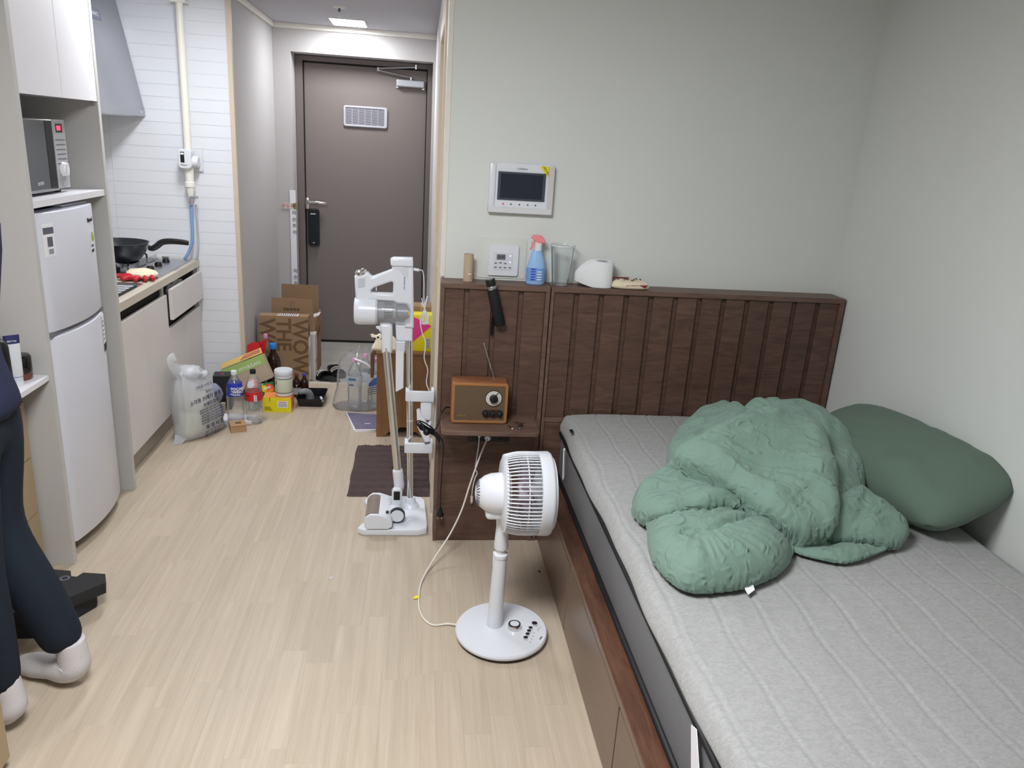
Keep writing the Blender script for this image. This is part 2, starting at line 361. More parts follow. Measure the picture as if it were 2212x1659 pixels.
# ---------------------------------------------------------------- ceiling lamps
def ceiling_lamp(name, x, y, sx, sy, dep, watts, label, temp):
    t_ = T(name, label, 'ceiling lamp', (x, y, CEIL-.03))
    obj('housing', plate(B(), [rr2(x-sx/2-.007, y-sy/2-.007, x+sx/2+.007, y+sy/2+.007, .010), rr2(x-sx/2, y-sy/2, x+sx/2, y+sy/2, .006)], .006, Matrix.Translation((0, 0, CEIL-.0035))), M_trimw, t_)
    em = pm('diffuser_%d' % int(watts*100), (250, 252, 255), .5, emis=watts/(sx*sy)*(.20 if dep else .12))
    obj('diffuser', bx(x-sx/2, y-sy/2, CEIL-.010-dep, x+sx/2, y+sy/2, CEIL-.001, r=.003), em, t_)
    ld = bpy.data.lights.new('lamp_light', 'AREA'); ld.shape = 'RECTANGLE'; ld.size = sx; ld.size_y = sy; ld.energy = watts; ld.color = temp
    lo = bpy.data.objects.new('lamp_light', ld); COL.objects.link(lo); lo.parent = t_; lo.location = (0, 0, .018-dep)
LB = {'room': 'square white flush ceiling lamp over the middle of the room', 'kitchen': 'long white ceiling lamp over the kitchenette aisle', 'entry': 'small square glowing ceiling lamp in front of the entrance door'}
for n_, x_, y_, sx_, sy_, dep_, w_ in LAMPS: ceiling_lamp('ceiling_lamp', x_, y_, sx_, sy_, dep_, w_, LB[n_], (.965, .985, 1.0))
sp = T('sprinkler', 'small white sprinkler head on the entry ceiling', 'sprinkler', (-.493, 4.99, CEIL-.03))
obj('flange', lathe(B(), [(0, -.006), (.03, -.006), (.038, 0), (0, 0)], 20, Matrix.Translation((-.493, 4.99, CEIL-.0005))), M_trimw, sp, ang=40)
obj('nozzle', lathe(B(), [(0, -.026), (.006, -.026), (.009, -.014), (.005, -.006), (0, -.006)], 12, Matrix.Translation((-.493, 4.99, CEIL))), M_inkg, sp)

# ================================================================ fridge cabinet
XF = -1.245
fc = T('fridge_cabinet', 'tall white cabinet enclosing the refrigerator and microwave', 'cabinet', (-1.56, 3.0, 0))
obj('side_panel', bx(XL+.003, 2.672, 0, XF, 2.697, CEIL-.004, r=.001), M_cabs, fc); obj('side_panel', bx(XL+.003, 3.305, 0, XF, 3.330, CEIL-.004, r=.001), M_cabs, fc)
obj('shelf', bx(XL+.003, 2.697, 1.298, XF-.006, 3.305, 1.322, r=.001), M_cab, fc); obj('shelf', bx(XL+.003, 2.697, 1.655, XF-.02, 3.305, 1.672), M_cab, fc)
obj('back_panel', bx(XL+.002, 2.697, .05, XL+.008, 3.305, CEIL-.01), M_cab, fc)
obj('door', bx(XF-.019, 2.699, 1.652, XF-.001, 3.000, CEIL-.006, r=.0012), M_cab, fc); obj('door', bx(XF-.019, 3.003, 1.652, XF-.001, 3.303, CEIL-.006, r=.0012), M_cab, fc)
obj('bumper', bx(XF-.02, 3.285, 1.640, XF-.008, 3.300, 1.652), pm('grey_bumper', (150, 150, 150), .5), fc)

# fridge
fg = T('refrigerator', 'white two-door refrigerator with curved doors inside the tall cabinet', 'refrigerator', (-1.5, 2.975, 0))
FY0, FY1 = 2.735, 3.215
def curved_door(z0, z1):
    n = 20; P = []
    for i in range(n+1):
        s = -1+2*i/n; P.append((FY0+(FY1-FY0)*i/n, -1.268+.034*(1-s*s)+(-.012 if i in (0, n) else 0)))
    P = [(FY0, -1.31)]+P+[(FY1, -1.31)]
    P2 = [(-b, a) for a, b in P]
    return plate(B(), [[(b, a) for a, b in P]], z1-z0, Matrix.Translation((0, 0, (z0+z1)/2)), .004)
obj('body', bx(-1.80, FY0+.004, .03, -1.312, FY1-.004, 1.268, r=.004), pm('fridge_body', (150, 152, 158), .5), fg)
fd1 = obj('door', curved_door(.868, 1.278), M_fridge, fg, ang=30); fd2 = obj('door', curved_door(.05, .850), M_fridge, fg, ang=30)
obj('door_gap', bx(-1.31, FY0+.01, .848, -1.262, FY1-.01, .870), pm('grey_seal', (120, 122, 130), .5), fg)
for y_ in (FY0+.04, FY1-.04): obj('foot', lathe(B(), [(.018, 0), (.018, .035)], 12, Matrix.Translation((-1.33, y_, 0))), M_black, fg)
def fx(y): s = (y-FY0)/(FY1-FY0)*2-1; return -1.268+.034*(1-s*s)
def fstick(name, y0, z0, y1, z1, mat, par, d=.0012):
    """thin label that follows the curved door"""
    b_ = B(); n = 5; rows = []
    for i in range(n+1):
        y = y0+(y1-y0)*i/n; xx = fx(y)+d; rows.append([b_.verts.new((xx, y, z0)), b_.verts.new((xx, y, z1)), b_.verts.new((xx-.002, y, z1)), b_.verts.new((xx-.002, y, z0))])
    for a, c in zip(rows[:-1], rows[1:]):
        for k in range(4): b_.faces.new((a[k], a[(k+1) % 4], c[(k+1) % 4], c[k]))
    return obj(name, b_, mat, par)
s1 = fstick('energy_label', 2.765, 1.130, 2.822, 1.240, M_wpaper, fd1, .0008)
fstick('label_print', 2.768, 1.206, 2.820, 1.228, M_inkg, s1); fstick('label_print', 2.784, 1.163, 2.810, 1.196, M_inkg, s1, .0016); fstick('label_print', 2.786, 1.138, 2.810, 1.155, pm('pale_ink', (150, 152, 165), .6), s1, .0016)
s2 = fstick('eco_label', 3.105, 1.090, 3.150, 1.180, M_wpaper, fd1, .0006)
obj('leaf_mark', lathe(B(), [(0, 0), (.016, .0), (.019, .012), (.012, .028), (0, .038)], 14, Matrix.Translation((fx(3.127)+.0009, 3.127, 1.140)) @ Matrix.Diagonal((.06, 1, 1, 1))), pm('eco_green', (150, 170, 96), .5), s2)
fstick('label_print', 3.112, 1.118, 3.144, 1.128, M_inkg, s2, .0014); fstick('label_print', 3.112, 1.098, 3.144, 1.110, M_ink, s2, .0014)
txt('Rimed', .022, FX((fx(3.115)+.0022, 3.115, 1.222), (-.085, 1, 0), (0, 0, 1)), 'brand_lettering', M_ink, fd1, bold=.0006)
s3 = fstick('instruction_label', 3.150, .690, 3.205, .838, M_wpaper, fd2, .0010)
for i in range(5): fstick('label_print', 3.156, .812-i*.018, 3.180, .816-i*.018, M_inkg, s3, .0018)
fstick('label_print', 3.151, .692, 3.204, .722, M_ink, s3, .0018)
tp = T('folded_manual', 'white folded paper lying on top of the refrigerator', 'paper', (-1.40, 3.10, 1.279)); obj('sheet', bx(-1.47, 2.98, 1.2795, -1.28, 3.19, 1.2835, r=.001), M_wpaper, tp)

# microwave
mw = T('microwave', 'grey microwave with dark glass door and red display on the shelf', 'microwave', (-1.5, 2.93, 1.322))
MX = -1.305
obj('body', bx(-1.64, 2.715, 1.338, MX-.012, 3.135, 1.578, r=.004), pm('microwave_grey', (150, 152, 156), .4, metal=.2), mw)
md = obj('door', bx(MX-.012, 2.715, 1.338, MX, 3.035, 1.578, r=.004), pm('door_glass_grey', (92, 96, 100), .15), mw)
obj('door_stripe', bx(MX, 2.975, 1.342, MX+.0012, 3.028, 1.574), M_black, md); obj('door_trim', bx(MX-.002, 2.715, 1.334, MX+.002, 3.035, 1.340), M_steel, md)
txt('SK매직', .016, FX((MX+.0008, 2.90, 1.362), (0, 1, 0), (0, 0, 1)), 'brand_lettering', pm('pale_logo', (200, 202, 206), .4), md)
cp = obj('control_panel', bx(MX-.012, 3.037, 1.338, MX, 3.135, 1.578, r=.003), pm('panel_grey', (172, 172, 176), .4), mw)
dsp = obj('display_bezel', bx(MX, 3.058, 1.534, MX+.0012, 3.108, 1.564), M_black, cp); obj('display', bx(MX+.0012, 3.064, 1.541, MX+.002, 3.094, 1.557), pm('red_led', (255, 60, 90), .4, emis=1.5), dsp)
for i in range(6): obj('button', bx(MX, 3.050, 1.508-i*.0165, MX+.002, 3.122, 1.510-i*.0165), M_inkg, cp)
obj('dial', lathe(B(), [(0, 0), (.026, 0), (.024, .012), (.012, .014), (0, .014)], 20, along((MX, 3.086, 1.405), (1, 0, 0))), M_whitem, cp, ang=40)
obj('dial_grip', bx(MX+.013, 3.080, 1.384, MX+.019, 3.092, 1.426, r=.003), M_whitem, cp)
obj('round_button', lathe(B(), [(0, 0), (.018, 0), (.017, .004), (0, .004)], 16, along((MX, 3.086, 1.358), (1, 0, 0))), pm('button_grey', (160, 160, 164), .4), cp)
for y_ in (2.75, 3.10):
    for x_ in (-1.60, -1.34): obj('foot', lathe(B(), [(.012, 0), (.012, .018)], 10, Matrix.Translation((x_, y_, 1.3215))), M_black, mw)

# ================================================================ kitchenette
XK = -1.285
def base_cabinet(y0, y1, label):
    t_ = T('base_cabinet', label, 'cabinet', (-1.58, (y0+y1)/2, 0), group='base cabinets of the kitchenette')
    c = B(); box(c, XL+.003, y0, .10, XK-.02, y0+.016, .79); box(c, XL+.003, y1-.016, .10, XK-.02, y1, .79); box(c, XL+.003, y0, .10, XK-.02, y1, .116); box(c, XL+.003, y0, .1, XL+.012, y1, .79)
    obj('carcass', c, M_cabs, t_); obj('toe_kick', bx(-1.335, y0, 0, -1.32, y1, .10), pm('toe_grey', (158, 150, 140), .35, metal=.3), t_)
    obj('finger_channel', bx(XK-.045, y0, .738, XK-.03, y1, .794), M_gap, t_)
    return t_
k1 = base_cabinet(3.335, 4.070, 'two-door white base cabinet under the sink')
for ya, yb in ((3.337, 3.716), (3.719, 4.068)): obj('door', bx(XK-.018, ya, .112, XK, yb, .742, r=.0012), M_cabk, k1)
k2 = base_cabinet(4.072, 4.652, 'white base cabinet with an open drawer under the cooktop')
for ya, yb in ((4.074, 4.36), (4.363, 4.650)): obj('door', bx(XK-.018, ya, .112, XK, yb, .560, r=.0012), M_cabk, k2)
obj('rail_gap', bx(XK-.045, 4.072, .556, XK-.03, 4.652, .615), M_gap, k2)
dr = obj('drawer', bx(-1.280, 4.078, .607, -1.262, 4.650, .768, r=.0015), M_cabk, k2)
db = B(); box(db, -1.70, 4.10, .63, -1.28, 4.112, .73); box(db, -1.70, 4.62, .63, -1.28, 4.632, .73); box(db, -1.70, 4.10, .62, -1.28, 4.632, .63); obj('drawer_box', db, pm('drawer_inner', (70, 68, 66), .6), dr)
obj('end_filler', bx(XK-.02, 4.654, 0, XK-.002, YT-.007, .79), M_cabk, k2)
cu_ = T('crumpled_bag', 'crumpled translucent plastic bags stuffed in the open drawer', 'plastic bag', (-1.32, 4.25, .72))
b_ = B(); bmesh.ops.create_icosphere(b_, subdivisions=3, radius=1)
for v in b_.verts:
    d = 1+.5*nz(v.co.x, v.co.y, v.co.z, 2.3); v.co = Vector((-1.325+v.co.x*.03*d, 4.28+v.co.y*.15*d, .735+max(v.co.z, -.4)*.045*d))
obj('film', b_, pm('grey_film', (190, 192, 196), .25, alpha=.75), cu_)
# worktop with the sink cut-out
wt_ = T('countertop', 'beige stone countertop running along the kitchen wall', 'countertop', (-1.58, 4.0, .795))
SX0, SX1, SY0, SY1 = -1.78, -1.335, 3.42, 3.86
c = B(); XC0, XC1, YC0, YC1 = XL+.003, -1.278, 3.333, YT-.007
box(c, XC0, YC0, .795, XC1, SY0, .833); box(c, XC0, SY1, .795, XC1, YC1, .833); box(c, XC0, SY0, .795, SX0, SY1, .833); box(c, SX1, SY0, .795, XC1, SY1, .833)
obj('slab', c, M_counter, wt_)
sk = T('sink', 'square stainless steel sink set in the countertop', 'sink', (-1.55, 3.64, .64))
s = B(); box(s, SX0+.002, SY0+.002, .64, SX1-.002, SY1-.002, .645); box(s, SX0+.001, SY0+.001, .64, SX0+.004, SY1-.001, .835); box(s, SX1-.004, SY0+.001, .64, SX1-.001, SY1-.001, .835); box(s, SX0+.001, SY0+.001, .64, SX1-.001, SY0+.004, .835); box(s, SX0+.001, SY1-.004, .64, SX1-.001, SY1-.001, .835)
obj('bowl', s, M_steelb, sk)
obj('rim', plate(B(), [rr2(SX0-.012, SY0-.012, SX1+.012, SY1+.012, .02), rr2(SX0+.003, SY0+.003, SX1-.003, SY1-.003, .02)], .003, Matrix.Translation((0, 0, .8347))), M_steel, sk)
rk = T('sink_rack', 'white wire drying rack laid over the sink', 'rack', (-1.45, 3.6, .838))
for i in range(7): obj('rod', cyl(B(), (-1.66, 3.46+i*.05, .8405), (-1.325, 3.46+i*.05, .8405), .004, n=8), M_white, rk)
obj('side_bar', bx(-1.665, 3.45, .8365, -1.655, 3.77, .845), M_blackm, rk); obj('side_bar', bx(-1.332, 3.45, .8365, -1.322, 3.77, .845), M_blackm, rk)
# gas hob
hb = T('gas_cooktop', 'built-in gas cooktop with black glass and steel control strip', 'cooktop', (-1.56, 4.33, .833))
obj('steel_plate', bx(-1.82, 4.03, .833, -1.305, 4.60, .840, r=.002), M_steelb, hb); obj('black_glass', bx(-1.81, 4.045, .840, -1.478, 4.585, .8435), pm('hob_glass', (18, 18, 20), .12), hb)
for y_ in (4.17, 4.46):
    bu = B(); lathe(bu, [(.055, 0), (.06, .008), (.045, .018), (0, .02)], 24, Matrix.Translation((-1.60, y_, .8435))); br = obj('burner', bu, M_steel, hb, ang=40)
    for k in range(4):
        a = k*PI/2+PI/4; g = B(); tube(g, [(-1.60+.105*math.cos(a), y_+.105*math.sin(a), .8445), (-1.60+.10*math.cos(a), y_+.10*math.sin(a), .876), (-1.60+.03*math.cos(a), y_+.03*math.sin(a), .878)], .005, 6, 4); obj('pan_support', g, M_black, hb)
obj('splash_glass', bx(-1.482, 4.12, .8405, -1.478, 4.56, .872), pm('smoked_glass', (150, 152, 160), .1, alpha=.35), hb)
for y_ in (4.22, 4.35, 4.48):
    kn = obj('knob', lathe(B(), [(.020, 0), (.018, .016), (.014, .022), (0, .022)], 20, Matrix.Translation((-1.405, y_, .840))), M_black, hb, ang=40); obj('knob_grip', bx(-1.424, y_-.005, .861, -1.386, y_+.005, .874, r=.002), M_chrome, kn)
# frying pan
fp = T('frying_pan', 'deep black frying pan standing on the gas burner', 'frying pan', (-1.575, 4.25, .878))
R0 = .155
pz = [(0, .0), (.095, .0), (.112, .006), (.140, .045), (R0, .092), (R0+.004, .094), (R0-.002, .095), (.138, .048), (.108, .012), (0, .008)]
obj('bowl', lathe(B(), pz, 40, Matrix.Translation((-1.575, 4.25, .8835))), pm('pan_black', (34, 37, 44), .32), fp, ang=50)
hp = B(); tube(hp, [(-1.425, 4.25, .958), (-1.40, 4.25, .950), (-1.375, 4.25, .962), (-1.345, 4.25, .985), (-1.30, 4.25, .992), (-1.24, 4.25, .990), (-1.212, 4.25, .986)], lambda t_: .011+.003*math.sin(t_*PI), 10, 6, flat=1.35)
obj('handle', hp, M_black, fp, smooth=True); obj('bracket', bx(-1.432, 4.236, .945, -1.412, 4.264, .970, r=.003), M_steel, fp)
# work gloves
gl = T('work_gloves', 'cream work glove with red rubber fingers lying on the countertop', 'gloves', (-1.38, 3.97, .833))
def blob(pts, zs=1.):
    b_ = B(); bmesh.ops.create_icosphere(b_, subdivisions=3, radius=1); c0, sx, sy, sz = pts
    for v in b_.verts:
        d = 1+.18*nz(v.co.x*2+c0[0]*9, v.co.y*2, v.co.z*2, 1.5); v.co = Vector((c0[0]+v.co.x*sx*d, c0[1]+v.co.y*sy*d, c0[2]+max(v.co.z, -.55)*sz*d))
    return b_
obj('cuff', blob(((-1.375, 4.0, .858), .075, .075, .028)), pm('cotton_cream', (226, 214, 188), .9, bump=(300, .4)), gl, smooth=True)
Mrg = pm('red_rubber', (186, 32, 48), .45, bump=(200, .3))
obj('palm', blob(((-1.41, 3.945, .851), .055, .035, .019)), Mrg, gl, smooth=True)
for i, (xa, ya, xb, yb) in enumerate(((-1.445, 3.95, -1.495, 3.955), (-1.40, 3.935, -1.43, 3.89), (-1.37, 3.94, -1.37, 3.885), (-1.345, 3.95, -1.325, 3.90), (-1.32, 3.965, -1.298, 3.93))):
    g = B(); tube(g, [(xa, ya, .850), ((xa+xb)/2, (ya+yb)/2, .853), (xb, yb, .847)], lambda t_: .013*(1-.35*t_**3), 10, 5); obj('finger', g, Mrg, gl, smooth=True)
# hood
ho = T('range_hood', 'slanted stainless range hood on the kitchen wall', 'range hood', (-1.70, 4.37, 1.615))
prof = [(-1.897, 1.615), (-1.522, 1.615), (-1.520, 1.655), (-1.622, 2.19), (-1.640, CEIL-.004), (-1.897, CEIL-.004)]
Mh = pm('hood_steel', (176, 178, 186), .34, metal=.85)
obj('body', plate(B(), [[(a, b) for a, b in prof]], .60, FX((0, 4.372, 0), (1, 0, 0), (0, 0, 1)), .003), Mh, ho); obj('lip', bx(-1.53, 4.072, 1.6135, -1.517, 4.672, 1.652, r=.001), M_steelb, ho)
obj('filter', bx(-1.86, 4.10, 1.609, -1.55, 4.64, 1.615), M_steel, ho)
obj('switch', bx(-1.518, 4.57, 1.630, -1.510, 4.62, 1.637, r=.001), M_chrome, ho)
bd = obj('badge', plate(B(), [rr2(-.07, -.025, .07, .025, .004)], .003, FX((-1.5985, 4.31, 2.075), (0, 1, 0), (-.19, 0, 1))), pm('badge_blue', (120, 126, 150), .4), ho)
txt('HAATZ', .026, FX((-1.5962, 4.31, 2.075), (0, 1, 0), (-.19, 0, 1)), 'lettering', M_wpaper, bd)
# gas pipe
gp = T('gas_pipe', 'ivory gas pipe running down the white tiled wall with valve', 'pipe', (-1.29, 4.62, .84))
obj('pipe', cyl(B(), (-1.288, 4.625, CEIL-.002), (-1.288, 4.625, 1.44), .020, n=20), M_ivory, gp, ang=40)
obj('clamp', bx(-1.325, 4.60, 2.195, -1.250, 4.675, 2.205), M_ivory, gp)
obj('wall_plate', bx(-1.310, 4.664, 1.335, -1.224, 4.673, 1.455, r=.002), M_white, gp)
dv = obj('valve_motor', plate(B(), [rr2(-1.332, 1.350, -1.262, 1.455, .02)], .05, FX((0, 4.60, 0), (1, 0, 0), (0, 0, 1)), .005), M_white, gp, ang=40)
obj('window', bx(-1.318, 4.5735, 1.383, -1.297, 4.5755, 1.440, r=.0005), M_black, dv); obj('window_label', bx(-1.316, 4.5725, 1.425, -1.299, 4.574, 1.435), M_wpaper, dv)
txt('Paseco', .012, FX((-1.300, 4.5743, 1.370), (1, 0, 0), (0, 0, 1)), 'lettering', M_ink, dv)
obj('valve_wheel', lathe(B(), [(.032, 0), (.034, .012), (.028, .03), (0, .03)], 20, along((-1.262, 4.612, 1.39), (1, 0, -.1))), M_white, gp, ang=40)
vb = B(); lathe(vb, [(.012, 1.19), (.014, 1.20), (.020, 1.22), (.022, 1.245), (.027, 1.25), (.027, 1.275), (.022, 1.28), (.024, 1.33), (.024, 1.36)], 18, Matrix.Translation((-1.288, 4.62, 0))); obj('valve_body', vb, M_ivory, gp, ang=40)
obj('cock', box(bx(-1.285, 4.595, 1.19, -1.245, 4.615, 1.203, r=.003), -1.290, 4.60, 1.150, -1.280, 4.64, 1.20), M_steelb, gp)
obj('red_band', lathe(B(), [(.010, 1.160), (.010, 1.167)], 14, Matrix.Translation((-1.289, 4.62, 0))), M_red, gp)
h1 = B(); tube(h1, [(-1.289, 4.62, 1.18), (-1.290, 4.62, 1.08), (-1.294, 4.62, .96), (-1.315, 4.62, .89), (-1.345, 4.62, .838)], .009, 8, 6); obj('blue_hose', h1, pm('hose_blue', (132, 166, 214), .4), gp, smooth=True)
h2 = B(); tube(h2, [(-1.270, 4.645, 1.15), (-1.270, 4.65, 1.0), (-1.276, 4.65, .90), (-1.290, 4.645, .838)], .006, 8, 6); obj('grey_hose', h2, pm('hose_grey', (190, 192, 198), .4), gp, smooth=True)

# ================================================================ headboard
HY = 2.845
ha = T('bedside_panel', 'tall dark walnut bedside panel with slats left of the bed headboard', 'panel', (.295, 2.9, 0))
fr = B(); box(fr, .087, HY, 0, .101, 2.955, 1.066, r=.001); obj('side_board', fr, M_walv, ha); obj('side_board', bx(.486, HY, 0, .503, 2.955, 1.066, r=.001), M_walv, ha)
obj('top_board', bx(.087, HY-.001, 1.066, .503, 2.957, 1.085, r=.001), M_walv, ha)
obj('back_board', bx(.101, 2.867, 0, .486, 2.955, 1.066), M_wal, ha)
for xa, xb in ((.101, .176), (.194, .280), (.298, .383), (.401, .486)): obj('slat', bx(xa+.0006, 2.854, .52, xb-.0006, 2.867, 1.0655, r=.0015, seg=1), M_wal, ha)
obj('lower_board', bx(.101, 2.850, .0, .486, 2.867, .545), M_wal, ha)
hs_ = obj('shelf', plate(B(), [[(.100, 2.850), (.100, 2.672), (.106, 2.662), (.116, 2.656), (.455, 2.650), (.466, 2.655), (.472, 2.666), (.474, 2.850)]], .018, Matrix.Translation((0, 0, .556)), .002), M_walv, ha)
ou = obj('outlet_plate', bx(.212, 2.842, .448, .378, 2.850, .500, r=.003), M_black, ha)
for x_ in (.295, .345): obj('socket', lathe(B(), [(.017, 0), (.017, .003), (.013, .0032), (.013, .0005), (0, .0005)], 18, along((x_, 2.842, .474), (0, -1, 0))), M_black, ou)
hb_ = T('headboard', 'wide dark walnut slatted headboard behind the bed', 'headboard', (1.105, 2.9, 0))
obj('side_board', bx(.507, HY, 0, .519, 2.955, 1.066, r=.001), M_walv, hb_); obj('side_board', bx(1.683, HY, 0, 1.703, 2.955, 1.066, r=.001), M_walv, hb_)
obj('top_board', bx(.507, HY-.001, 1.066, 1.703, 2.957, 1.085, r=.001), M_walv, hb_); obj('back_board', bx(.519, 2.867, 0, 1.683, 2.955, 1.066), M_wal, hb_)
for i in range(12):
    xa = .519+i*(1.164+.0195)/12; obj('slat', bx(xa+.0006, 2.854, .556, xa+.0783, 2.867, 1.0655, r=.0015, seg=1), M_wal, hb_)
obj('cross_rail', bx(.519, 2.848, .536, 1.683, 2.867, .556, r=.001), M_walv, hb_); obj('lower_board', bx(.519, 2.852, 0, 1.683, 2.867, .536), M_wal, hb_)

# ================================================================ bed
bd_ = T('bed_frame', 'brown storage bed base with drawers along its side', 'bed', (1.1, 1.83, 0))
YE = .78
obj('base_box', bx(.545, YE, 0, 1.703, HY-.004, .285), M_draw, bd_)
for i in range(3):
    ya, yb = 2.200-i*.672, 2.838-i*.672 if i == 0 else 2.196-(i-1)*.672
    obj('drawer', bx(.525, ya+.0015, .014, .545, yb-.0015, .272, r=.0015), M_draw, bd_)
obj('plinth', bx(.532, YE, 0, .546, HY-.004, .013), M_walv, bd_)
obj('finger_gap', bx(.535, YE, .272, .546, HY-.004, .287), M_gap, bd_)
obj('side_rail', bx(.523, YE, .286, .60, HY-.004, .306, r=.002), M_waly, bd_)
obj('rail_edge', bx(.5215, YE, .287, .5235, HY-.004, .305), M_draw, bd_)
mt = T('mattress', 'grey mattress with black piping on the brown bed base', 'mattress', (1.14, 1.83, .307))
M_mside = pm('mattress_grey', (116, 117, 120), .85, bump=(500, .5))
obj('core', bx(.588, YE+.01, .312, 1.700, HY-.008, .500, r=.02, seg=3), M_mside, mt, smooth=True)
for z_ in (.320, .497):
    P = [(.585, YE+.01), (.585, HY-.02), (1.698, HY-.02), (1.698, YE+.01)]
    b_ = B(); tube(b_, [(p[0], p[1], z_) for p in P]+[(P[0][0], P[0][1], z_)], .010 if z_ < .4 else .008, 8, raw=True); obj('piping', b_, M_blackm, mt, smooth=True)
# ---- quilted pad
def lines(v, ph, sp): 
    d = abs(((v-ph+sp/2) % sp)-sp/2); return d
nx, ny = 190, 300; X0, X1, Y0, Y1 = .580, 1.680, YE, HY-.010
xs = np.linspace(X0, X1, nx); ys = np.linspace(Y0, Y1, ny); XX, YY = np.meshgrid(xs, ys, indexing='ij')
wob = .006*np.sin(YY*9+XX*3)+.004*np.sin(YY*23+1)
dx = np.abs(((XX+wob-.727+.052) % .104)-.052); dy = np.abs(((YY-1.331+.0475) % .095)-.0475)
Hq = .562+.012*np.clip((YY-2.2)/.6, 0, 1)
Hq = Hq+.0022*(1-np.exp(-(dx/.005)**2))+.0010*(1-np.exp(-(dy/.005)**2))+.0012*np.exp(-((dx-.009)/.004)**2)
lowf = np.array([[noise.noise(Vector((a*4, b*3, 3.1))) for b in ys] for a in xs]); fold = np.array([[noise.noise(Vector((a*14, b*2.2, 8.1))) for b in ys] for a in xs])
Hq = Hq+.004*lowf+.004*np.abs(fold)*np.clip((1.95-YY)/.5, 0, 1)
ex = XX-X0; Hq = Hq-.040*np.exp(-(ex/.012)**1.5)-.010*np.exp(-ex/.06)
exr = X1-XX; Hq = Hq-.02*np.exp(-(exr/.012)**1.5)
XXd = XX+np.exp(-(ex/.03))*(.004*np.sin(YY*7.3)+.002*np.sin(YY*19))+.026*np.exp(-(ex/.02))*np.clip((2.62-YY)/.1, 0, 1)*0
b_ = B(); V = [[b_.verts.new((XXd[i, j], YY[i, j], Hq[i, j])) for j in range(ny)] for i in range(nx)]
Vb = [[b_.verts.new((min(XXd[i, j]+.002, X1), YY[i, j], .506)) for j in range(ny)] for i in (0, nx-1)]
for i in range(nx-1):
    for j in range(ny-1): b_.faces.new((V[i][j], V[i+1][j], V[i+1][j+1], V[i][j+1]))
for j in range(ny-1):
    b_.faces.new((V[0][j], V[0][j+1], Vb[0][j+1], Vb[0][j])); b_.faces.new((V[-1][j], Vb[1][j], Vb[1][j+1], V[-1][j+1]))
M_quilt = bpy.data.materials.new('quilted_grey'); M_quilt.use_nodes = True; nt = M_quilt.node_tree; bs = nt.nodes['Principled BSDF']
bs.inputs['Base Color'].default_value = lin((188, 188, 191)); bs.inputs['Roughness'].default_value = .9; bs.inputs['Specular IOR Level'].default_value = .15
ge = nt.nodes.new('ShaderNodeNewGeometry'); mp = nt.nodes.new('ShaderNodeMapping'); mp.inputs['Scale'].default_value = (60, 110, 60)
nt.links.new(ge.outputs['Position'], mp.inputs['Vector']); vo = nt.nodes.new('ShaderNodeTexNoise'); vo.inputs['Scale'].default_value = 1.0; vo.inputs['Detail'].default_value = 2; vo.inputs['Distortion'].default_value = 1.5
nt.links.new(mp.outputs[0], vo.inputs['Vector'])
rp = nt.nodes.new('ShaderNodeValToRGB'); rp.color_ramp.elements[0].position = .38; rp.color_ramp.elements[0].color = lin((161, 161, 160)); rp.color_ramp.elements[1].position = .62; rp.color_ramp.elements[1].color = lin((172, 172, 171))
nt.links.new(vo.outputs['Fac'], rp.inputs[0]); nt.links.new(rp.outputs[0], bs.inputs['Base Color'])
bp = nt.nodes.new('ShaderNodeBump'); bp.inputs['Strength'].default_value = .30; bp.inputs['Distance'].default_value = .004
nt.links.new(vo.outputs['Fac'], bp.inputs['Height']); nt.links.new(bp.outputs[0], bs.inputs['Normal'])
MATS['quilted_grey'] = M_quilt
qp = T('mattress_pad', 'light grey quilted pad spread over the mattress', 'bedding', (1.12, 1.83, .503))
obj('quilted_top', b_, M_quilt, qp, smooth=True)
obj('brand_tag', bx(.585, 2.640, .571, .598, 2.668, .576, r=.001), M_ink, qp)
obj('corner_strap', plate(B(), [[(1.214, .497), (1.188, .508), (1.10, .37), (1.11, .345), (1.155, .345)]], .002, FX((.5735, 0, 0), (0, 1, 0), (.0, 0, 1))), M_whitem, mt)
s_ = B(); tube(s_, [(.566, 2.635, .51), (.568, 2.632, .45), (.571, 2.626, .385)], .007, 8, 5, flat=.3); obj('corner_strap', s_, M_whitem, mt, smooth=True)

